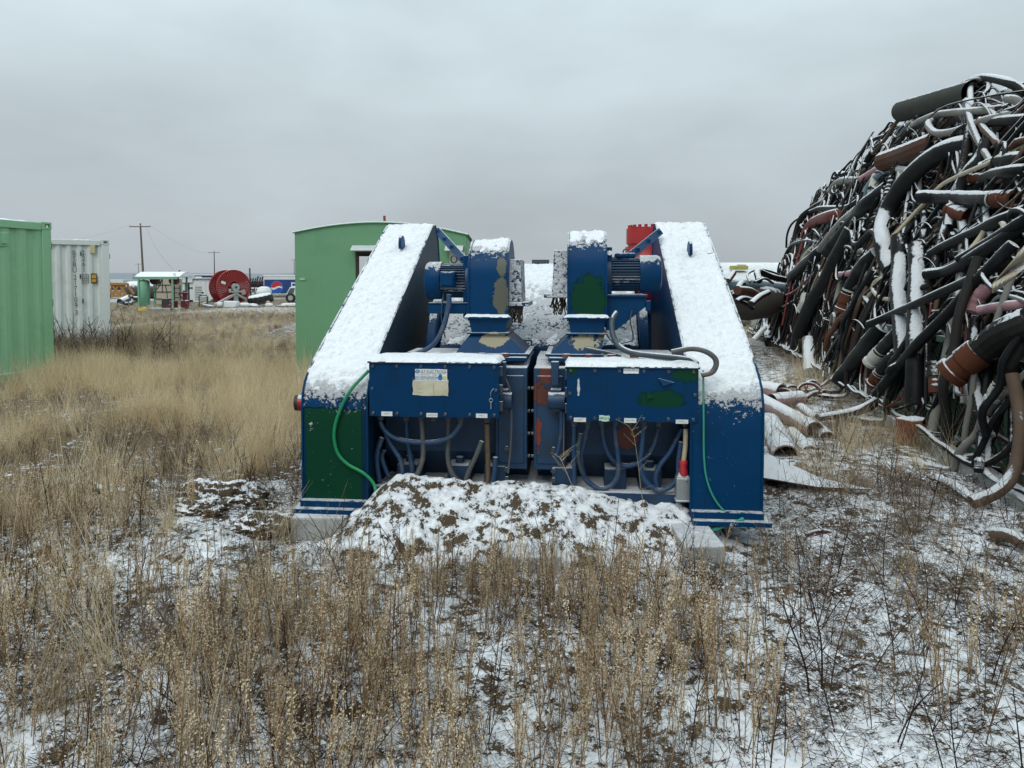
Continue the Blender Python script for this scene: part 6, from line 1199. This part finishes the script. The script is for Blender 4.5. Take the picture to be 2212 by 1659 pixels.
# dirt clods left of the pump, black plastic scraps
m_clod = ground_mat('clod', .56, False, 1.25)
for i, (vx, vy, r, lab) in enumerate(((470, 1095, .20, 'big dark dirt clod under snow left of the guard foot'), (525, 1100, .13, 'smaller dirt clod beside the big one'), (560, 1150, .12, 'clod with grass tuft near the guard foot'), (430, 1140, .10, 'dark clod in the snowy brush'), (1390, 1640, .03, 'grey stone at the bottom edge of the picture'), (120, 1650, .035, 'brown stone at the lower left edge'), (1805, 1540, .025, 'brown stone among the snow at right'), (590, 1128, .08, 'small clod right before the guard foot'))):
    p = gnd(vx, vy); b = MB()
    def f(u, v, r=r, i=i):
        a = u*2*math.pi; t = v*math.pi; n = .45+1.1*float(fbm(math.cos(a)*2.6*math.sin(t)+i*5, math.sin(a)*2.6*math.sin(t)+math.cos(t)*2.3, 5, .72)); return (r*1.6*n*math.cos(a)*math.sin(t), r*1.1*n*math.sin(a)*math.sin(t), r*.62*n*math.cos(t))
    b.grid(f, 60, 34); o = b.build('dirt_clod', m_clod, smooth=70); o.location = (p.x, p.y, float(gz(p.x, p.y))+r*.05); tag(o, lab, 'clod', 'clods and stones')
for i, (pts, lab) in enumerate((([(140, 1062), (185, 1060), (230, 1070), (270, 1078)], 'black plastic scrap with snow at far left of the brush'), ([(275, 1068), (310, 1058), (320, 1062)], 'small black plastic curl beside the longer scrap'))):
    P_ = [gnd(*q, .02) for q in pts]; b = MB(); 
    b.grid(lambda u, v: tuple((lambda c_: (c_.x, c_.y+.10*v, float(gz(c_.x, c_.y))+.03+.07*math.sin(v*3.1)*(.6+.5*math.sin(u*6+i))))(catmull(P_, 20)[int(round(u*20))])), 20, 6); o = b.build('plastic_scrap', mat('black film %d' % i, (.015, .014, .014), .4, snow=.72), smooth=60); tag(o, lab, 'plastic'); mm_ = o.modifiers.new('thick', 'SOLIDIFY'); mm_.thickness = .004
# ------------------------------------------------------------------ dry weeds and grass
def plant_mat(name, c0, c1, c2):
    k = NT(name); oi = k.n('ShaderNodeObjectInfo'); cr = k.n('ShaderNodeValToRGB'); k.l(oi.outputs['Random'], cr.inputs[0])
    cr.color_ramp.elements[0].color = (*c0, 1); cr.color_ramp.elements[1].color = (*c2, 1); e = cr.color_ramp.elements.new(.5); e.color = (*c1, 1)
    n = k.noise(40, 2, .5); c = k.mix(n, (.55, .55, .55), (1.35, 1.35, 1.35)); k.l(k.mix(1., cr.outputs[0], c, 'MULTIPLY'), k.b.inputs['Base Color'])
    k.b.inputs['Roughness'].default_value = .8; k.b.inputs['Specular IOR Level'].default_value = .15
    tr = k.n('ShaderNodeBsdfTranslucent'); k.l(k.b.inputs['Base Color'].links[0].from_socket, tr.inputs[0]); mx = k.n('ShaderNodeMixShader'); mx.inputs[0].default_value = .4; k.l(k.b.outputs[0], mx.inputs[1]); k.l(tr.outputs[0], mx.inputs[2]); k.l(mx.outputs[0], k.out.inputs[0]); return k.mat
m_gold = plant_mat('golden grass', (.46, .34, .19), (.72, .58, .37), (.86, .74, .53))
m_stem = plant_mat('weed stem', (.17, .10, .055), (.36, .235, .13), (.56, .41, .25)); m_seed = plant_mat('weed seed', (.40, .315, .205), (.68, .56, .385), (.88, .77, .58))
m_twig = plant_mat('dark twig', (.03, .017, .012), (.065, .032, .022), (.10, .05, .032)); m_brush = plant_mat('grey brush', (.12, .088, .062), (.27, .21, .15), (.42, .34, .25))
hid = bpy.data.collections.new('plant_sources')
def src(name, b, mats):
    o = bpy.data.objects.new(name, b.mesh(name, mats)); hid.objects.link(o); return o
def ribbon(b, P_, w0, mi=0, taper=True):
    d = (P_[-1]-P_[0]); s = d.cross(Vector((rnd.uniform(-1, 1), rnd.uniform(-1, 1), .2))); s = s.normalized() if s.length > 1e-6 else Vector((1, 0, 0)); n = len(P_); vs = []
    for i, p in enumerate(P_): w_ = w0*(1-(i/(n-1))*.85 if taper else 1)/2; vs += [p-s*w_, p+s*w_]
    b.add(vs, [(2*i, 2*i+1, 2*i+3, 2*i+2) for i in range(n-1)], mi)
def stem(b, p, d, L, r, mi, bend=.15, n=4):
    P_ = [p]; d = d.normalized(); k = Vector((rnd.uniform(-1, 1), rnd.uniform(-1, 1), rnd.uniform(-.6, .3)))*bend
    for i in range(n): d = (d+k/n).normalized(); P_.append(P_[-1]+d*L/n)
    b.tube(P_, lambda t: r*(1-.55*t), 3, mi, cap=False); return P_
def seeds(b, P_, n, s, mi):
    for _ in range(n):
        t = rnd.random(); i = min(int(t*(len(P_)-1)), len(P_)-2); p = P_[i].lerp(P_[i+1], t*(len(P_)-1)-i)+Vector((rnd.gauss(0, s*.5), rnd.gauss(0, s*.5), rnd.gauss(0, s*.5)))
        a = Vector((rnd.gauss(0, 1), rnd.gauss(0, 1), rnd.gauss(0, 1))).normalized()*s*rnd.uniform(.4, 1); c = a.orthogonal().normalized()*s*rnd.uniform(.2, .5); b.add([p-a*.5, p+c*.5, p+a*.5, p-c*.5], [(0, 1, 2, 3)], mi)
V3 = Vector
def up(sp): return V3((rnd.gauss(0, sp), rnd.gauss(0, sp), 1))
grassS, weedS, twigS, brushS, matS = [], [], [], [], []
for k in range(7):                          # golden tufts
    b = MB()
    for i in range(46):
        p = V3((rnd.gauss(0, .05), rnd.gauss(0, .05), -.02)); d = (up(.26)+V3((.10, .02, 0))).normalized(); L = rnd.uniform(.25, .62)*(1.25 if rnd.random() < .2 else .9); P_ = [p]
        dr = V3((rnd.gauss(0, .5)+.25, rnd.gauss(0, .5), -.5))*rnd.uniform(.1, .55)
        for j in range(4): d = (d+dr/4).normalized(); P_.append(P_[-1]+d*L/4)
        ribbon(b, P_, rnd.uniform(.0022, .0042), 0)
        if rnd.random() < .18: seeds(b, P_[3:], 7, .010, 0)
    grassS.append(src('tuft_%d' % k, b, [m_gold]))
for k in range(8):                          # seedy stalk clumps
    b = MB()
    for i in range(3):
        p = V3((rnd.gauss(0, .03), rnd.gauss(0, .03), -.02)); H_ = rnd.uniform(.24, .50); P_ = stem(b, p, up(.06), H_, .0030, 0, .10, 5); seeds(b, P_[2:], 34, .013, 1)
        for j in range(rnd.randint(5, 9)):
            t = rnd.uniform(.3, .93); q = P_[min(4, int(t*5))].lerp(P_[min(5, int(t*5)+1)], t*5 % 1); a = rnd.uniform(0, 6.28); d = V3((math.cos(a)*.34, math.sin(a)*.34, 1.)); Q = stem(b, q, d, rnd.uniform(.03, .09)*(1.25-t*.5), .0014, 0, .15, 2); seeds(b, Q, 10, .012, 1)
    weedS.append(src('stalk_%d' % k, b, [m_stem, m_seed]))
for k in range(6):                          # dark branched twigs
    b = MB(); H_ = rnd.uniform(.3, .62); P_ = stem(b, V3((0, 0, -.02)), up(.14), H_, .0036, 0, .25, 6)
    for j in range(rnd.randint(4, 8)):
        t = rnd.uniform(.2, .92); q = P_[int(t*5)].lerp(P_[int(t*5)+1], .5); a = rnd.uniform(0, 6.28); Q = stem(b, q, V3((math.cos(a), math.sin(a), .9)), rnd.uniform(.06, .2)*(1.1-t*.6), .0018, 0, .4, 3); seeds(b, Q[1:], 5, .009, 0)
    twigS.append(src('twig_%d' % k, b, [m_twig]))
for k in range(6):                          # fine grey-brown brush
    b = MB()
    for i in range(16):
        p = V3((rnd.gauss(0, .05), rnd.gauss(0, .05), -.02)); P_ = stem(b, p, up(.3), rnd.uniform(.12, .32), .0015, 0, .3, 3)
        for j in range(4):
            q = P_[rnd.randint(1, 2)]; a = rnd.uniform(0, 6.28); Q = stem(b, q, V3((math.cos(a), math.sin(a), .8)), rnd.uniform(.04, .12), .0010, 0, .4, 2); seeds(b, Q, 3, .008, 0)
    brushS.append(src('brush_%d' % k, b, [m_brush]))
for k in range(6):                          # ground litter with small lumps of snow
    b = MB()
    for i in range(30):
        p = V3((rnd.gauss(0, .07), rnd.gauss(0, .07), rnd.uniform(0, .02))); a = rnd.uniform(0, 6.28); d = V3((math.cos(a), math.sin(a), rnd.uniform(.05, .9))); stem(b, p, d, rnd.uniform(.03, .11), .0014, 0 if rnd.random() < .6 else 1, .6, 2)
    for i in range(14):
        p = V3((rnd.gauss(0, .075), rnd.gauss(0, .075), rnd.uniform(.002, .03))); r = rnd.uniform(.003, .009); n0 = len(b.v)
        ring = [V3((r*math.cos(t)*rnd.uniform(.7, 1.4), r*math.sin(t)*rnd.uniform(.7, 1.3), 0)) for t in np.linspace(0, 5.2, 6)]; b.add([p+q for q in ring]+[p+V3((0, 0, r*.7)), p-V3((0, 0, r*.4))], [(j, (j+1) % 6, 6) for j in range(6)]+[((j+1) % 6, j, 7) for j in range(6)], 2)
    matS.append(src('litter_%d' % k, b, [m_twig, m_brush, m_snow]))
def scatter(name, label, objs, pts, scl, tilt=.12, sub='x'):
    c = bpy.data.collections.new('src_'+name)
    for o in objs: c.objects.link(o)
    n = len(pts); rot = np.stack([nrg.normal(0, tilt, n), nrg.normal(0, tilt, n), nrg.uniform(0, 6.283, n)], -1)
    v = np.stack([pts[:, 0], pts[:, 1], gz(pts[:, 0], pts[:, 1])], -1)
    me = bpy.data.meshes.new(name); me.vertices.add(n); me.vertices.foreach_set('co', v.astype(np.float32).ravel())
    for a, t, d in (('rot', 'FLOAT_VECTOR', rot), ('scl', 'FLOAT', scl), ('pick', 'INT', nrg.integers(0, len(objs), n))):
        at_ = me.attributes.new(a, t, 'POINT'); at_.data.foreach_set('vector' if t == 'FLOAT_VECTOR' else 'value', np.asarray(d).astype(np.int32 if t == 'INT' else np.float32).ravel())
    o = bpy.data.objects.new(name, me); COL.objects.link(o); tag(o, label, kind='stuff')
    g = bpy.data.node_groups.new(name, 'GeometryNodeTree'); g.interface.new_socket('Geometry', in_out='INPUT', socket_type='NodeSocketGeometry'); g.interface.new_socket('Geometry', in_out='OUTPUT', socket_type='NodeSocketGeometry')
    N = g.nodes.new; i_ = N('NodeGroupInput'); o_ = N('NodeGroupOutput'); ip = N('GeometryNodeInstanceOnPoints'); ci = N('GeometryNodeCollectionInfo')
    ci.inputs['Collection'].default_value = c; ci.inputs['Separate Children'].default_value = True; ci.inputs['Reset Children'].default_value = True
    def na(nm, ty): q = N('GeometryNodeInputNamedAttribute'); q.data_type = ty; q.inputs['Name'].default_value = nm; return q.outputs['Attribute']
    Lk = g.links.new; Lk(i_.outputs[0], ip.inputs['Points']); Lk(ci.outputs[0], ip.inputs['Instance']); ip.inputs['Pick Instance'].default_value = True
    Lk(na('pick', 'INT'), ip.inputs['Instance Index']); Lk(na('rot', 'FLOAT_VECTOR'), ip.inputs['Rotation']); Lk(na('scl', 'FLOAT'), ip.inputs['Scale']); Lk(ip.outputs[0], o_.inputs[0])
    m = o.modifiers.new('plants', 'NODES'); m.node_group = g; return o
def blocked(x, y):
    q = np.stack([x-PO.x, y-PO.y], -1); c, s = math.cos(-PTH), math.sin(-PTH); lx = c*q[:, 0]-s*q[:, 1]; ly = s*q[:, 0]+c*q[:, 1]
    b = (abs(lx) < 1.5) & (ly > -.12) & (ly < 3.1)
    pv = np.array([(p.x, p.y) for p in P4]); b |= (x > pv[:, 0].min()) & (x < pv[:, 0].max()-.25) & (y > pv[:, 1].min()+.02) & (y < pv[:, 1].max()) & (y-pv[1, 1] < .9*(pv[:, 0].max()-x))
    b |= (x > -.95) & (x < 1.2) & (y > 3.93) & (y < 4.4)
    s_ = (x-PB[0])*PN[0]+(y-PB[1])*PN[1]; u_ = (x-PB[0])*PD[0]+(y-PB[1])*PD[1]; b |= (s_ > .05) & (u_ > -4) & (u_ < 17)
    c, s = math.cos(-sa), math.sin(-sa); b |= (x > x0s) & (x < x0s+wS) & (y > SY) & (y < SY+dS)
    for (ox, oy, an, L, D) in ((-7.66, 11.86, 72.6, 6.06, 2.44), (-9.56, 16.9, 28, 2.44, 6.06)):
        c, s = math.cos(math.radians(-an)), math.sin(math.radians(-an)); X = c*(x-ox)-s*(y-oy); Y_ = s*(x-ox)+c*(y-oy); b |= (X < .02) & (X > -L) & (Y_ > -.02) & (Y_ < D)
    return b
def sample(n, x0, x1, y0, y1, dens):
    x = nrg.uniform(x0, x1, n); y = nrg.uniform(y0, y1, n); vx, vy = pixv(x, np.maximum(y, .5), 0*x); k = (nrg.random(n) < dens(x, y, vx, vy)) & ~blocked(x, y) & (y > 1.15)
    return np.stack([x, y], -1)[k]
def inside(vx, a, b_, f=60): return sstep(a-f, a+f, vx)*(1-sstep(b_-f, b_+f, vx))
# tall golden meadow on the left, thinning to the right and behind the pump
def d_gold(x, y, vx, vy):
    cl = sstep(.42, .56, fbm(x*.8+5, y*.8, 3)); d = (1-sstep(600, 720, vx))*(1-.85*sstep(990, 1110, vy))*(.06+.94*cl*(.35+.65*sstep(.40, .55, fbm(x*.3+9, y*.3+2, 2))))
    d = np.maximum(d, .55*cl*(1-sstep(180, 520, vx))*sstep(1000, 1100, vy)*(1-.5*sstep(1350, 1600, vy)))
    d = np.maximum(d, .30*inside(vx, 1680, 2080)*inside(vy, 800, 1090, 40)*cl)
    path = np.exp(-((vx-(430+.10*(vy-700)))/70)**2)*(1-sstep(900, 980, vy)); return d*(1-.6*path)
g1 = sample(5600, -9.5, 2.5, 4.2, 13, d_gold); g2_ = sample(1500, 1.4, 7, 5, 12, d_gold); g3_ = sample(260, -4, 0, 2.1, 4.4, d_gold); gp_ = np.concatenate([g1, g2_, g3_])
scatter('dry_grass', 'tall golden dry grass of the meadow', grassS, gp_, nrg.uniform(.55, 1.05, len(gp_)))
def d_far(x, y, vx, vy): return np.clip((fbm(x*.3, y*.4, 3)-.36)*4, 0, 1)*.95
f1 = np.concatenate([sample(6000, -20, 2, 12, 24, d_far), sample(8500, -28, 14, 20, 44, d_far)]); sc_ = nrg.uniform(.45, .85, len(f1))*(1-.15*sstep(18, 30, f1[:, 1]))
scatter('far_grass', 'low brown grass over the far yard', grassS+brushS, f1, sc_)
# seedy stalks of the foreground
def d_weed(x, y, vx, vy):
    cl = sstep(.36, .58, fbm(x*1.7+2, y*1.7+7, 3)); e = .14+.86*cl
    d = e*sstep(1185, 1330, vy)*(1-.90*sstep(1560, 1830, vx))*(1-.45*sstep(1560, 1680, vy))
    d = np.maximum(d, e*.7*(1-sstep(420, 620, vx))*sstep(1040, 1180, vy)); d = np.maximum(d, .10*sstep(1100, 1300, vy)); return d*(1-.8*inside(vx, 420, 700)*inside(vy, 1060, 1210, 40))
w1 = sample(3700, -4.2, 3.6, 1.7, 4.6, d_weed); w2 = sample(700, -7, -1.2, 4.2, 6.5, lambda x, y, vx, vy: .35*(fbm(x, y, 3) > .5)); wp = np.concatenate([w1, w2])
scatter('dry_weeds', 'upright tan seed stalks of the foreground weeds', weedS, wp, nrg.uniform(.5, 1.05, len(wp))*(1-.45*sstep(3.2, 3.8, wp[:, 1])*(wp[:, 1] < 4.4)*(wp[:, 0] > -1.6)))
def d_brush(x, y, vx, vy):
    cl = sstep(.36, .60, fbm(x*1.1+12, y*1.1+3, 3)); d = (.22+.78*cl)*(.35+.4*sstep(1150, 1300, vy)*(1-.75*sstep(1600, 1850, vx))); d = np.maximum(d, .85*inside(vx, 1690, 2060)*inside(vy, 980, 1180, 60)*cl); d = np.maximum(d, .5*inside(vx, 1640, 2100)*inside(vy, 720, 980, 60)); return d*(1-.6*inside(vx, 640, 1600)*inside(vy, 1120, 1190, 20))
b1 = sample(2600, -6.5, 6, 1.7, 8, d_brush); b2 = sample(3200, -10, 8, 7, 16, d_brush)
bp_ = np.concatenate([b1, b2]); scatter('brown_brush', 'fine grey brown brush low over the snow', brushS, bp_, nrg.uniform(.6, 1.15, len(bp_)))
t1 = sample(900, -4, 4.2, 1.9, 6.5, lambda x, y, vx, vy: .35+.65*(fbm(x*1.2, y*1.2, 2) > .5)); scatter('dark_twigs', 'thin dark red brown twigs among the weeds', twigS, t1, nrg.uniform(.5, 1.0, len(t1)), .2)
l1 = sample(3800, -5, 5.5, 1.5, 5.6, lambda x, y, vx, vy: .30+.7*(fbm(x*1.6+3, y*1.6, 3) > .47)); scatter('ground_litter', 'dead stems and snow crumbs littering the ground', matS, l1, nrg.uniform(.6, 1.25, len(l1)), .1)
# shrub at the white container and brush at the pile foot
s1 = np.stack([nrg.normal(-9.2, .9, 260), nrg.normal(14.9, .7, 260)], -1); s1 = s1[~blocked(s1[:, 0], s1[:, 1])]; scatter('container_brush', 'bare grey shrub growing against the white container', twigS+brushS, s1, nrg.uniform(1.2, 2.2, len(s1)), .3)
# a few tall single stems that stand out
for i, (pts, r, mk, lab) in enumerate(([[(1395, 1110), (1385, 1060), (1378, 1000), (1365, 930), (1330, 905)], .0024, m_seed, 'tallest pale branching weed standing before the right cables'], [[(1245, 1060), (1215, 1000), (1205, 985)], .002, m_seed, 'short forked pale weed on the dirt heap'], [[(1750, 1520), (1740, 1440), (1700, 1330), (1690, 1290)], .0045, m_twig, 'dark red stem standing at right foreground'], [[(1775, 1510), (1775, 1400), (1760, 1320), (1745, 1270)], .004, m_twig, 'second dark red stem beside it with side shoots'], [[(850, 1560), (848, 1400), (856, 1240)], .003, m_twig, 'thin dark upright stem before the dirt heap'])):
    base = gnd(*pts[0]) if i not in (0, 1) else Vector((*[at(*pts[0], 4.12)[j] for j in (0, 1)], 0)); Yb = base.y; P_ = [at(*q, Yb) for q in pts]; root = thing('weed_stem', lab, 'weed', (base.x, base.y, P_[0].z)); b = MB(); P_ = [p-root.location for p in P_]; P_[0].z -= .03
    b.tube(P_, lambda t: r*(1-.5*t), 5, steps=16); Q0 = catmull(P_, 16)
    for j in range(9):
        q = Q0[rnd.randint(4, 15)]; a = rnd.choice((-1, 1)); Q = stem(b, q, Vector((a*.8, rnd.uniform(-.4, .4), .8)), rnd.uniform(.05, .15), r*.5, 0, .5, 3); seeds(b, Q, 5, .010, 0)
    b.build('stem', mk, root)
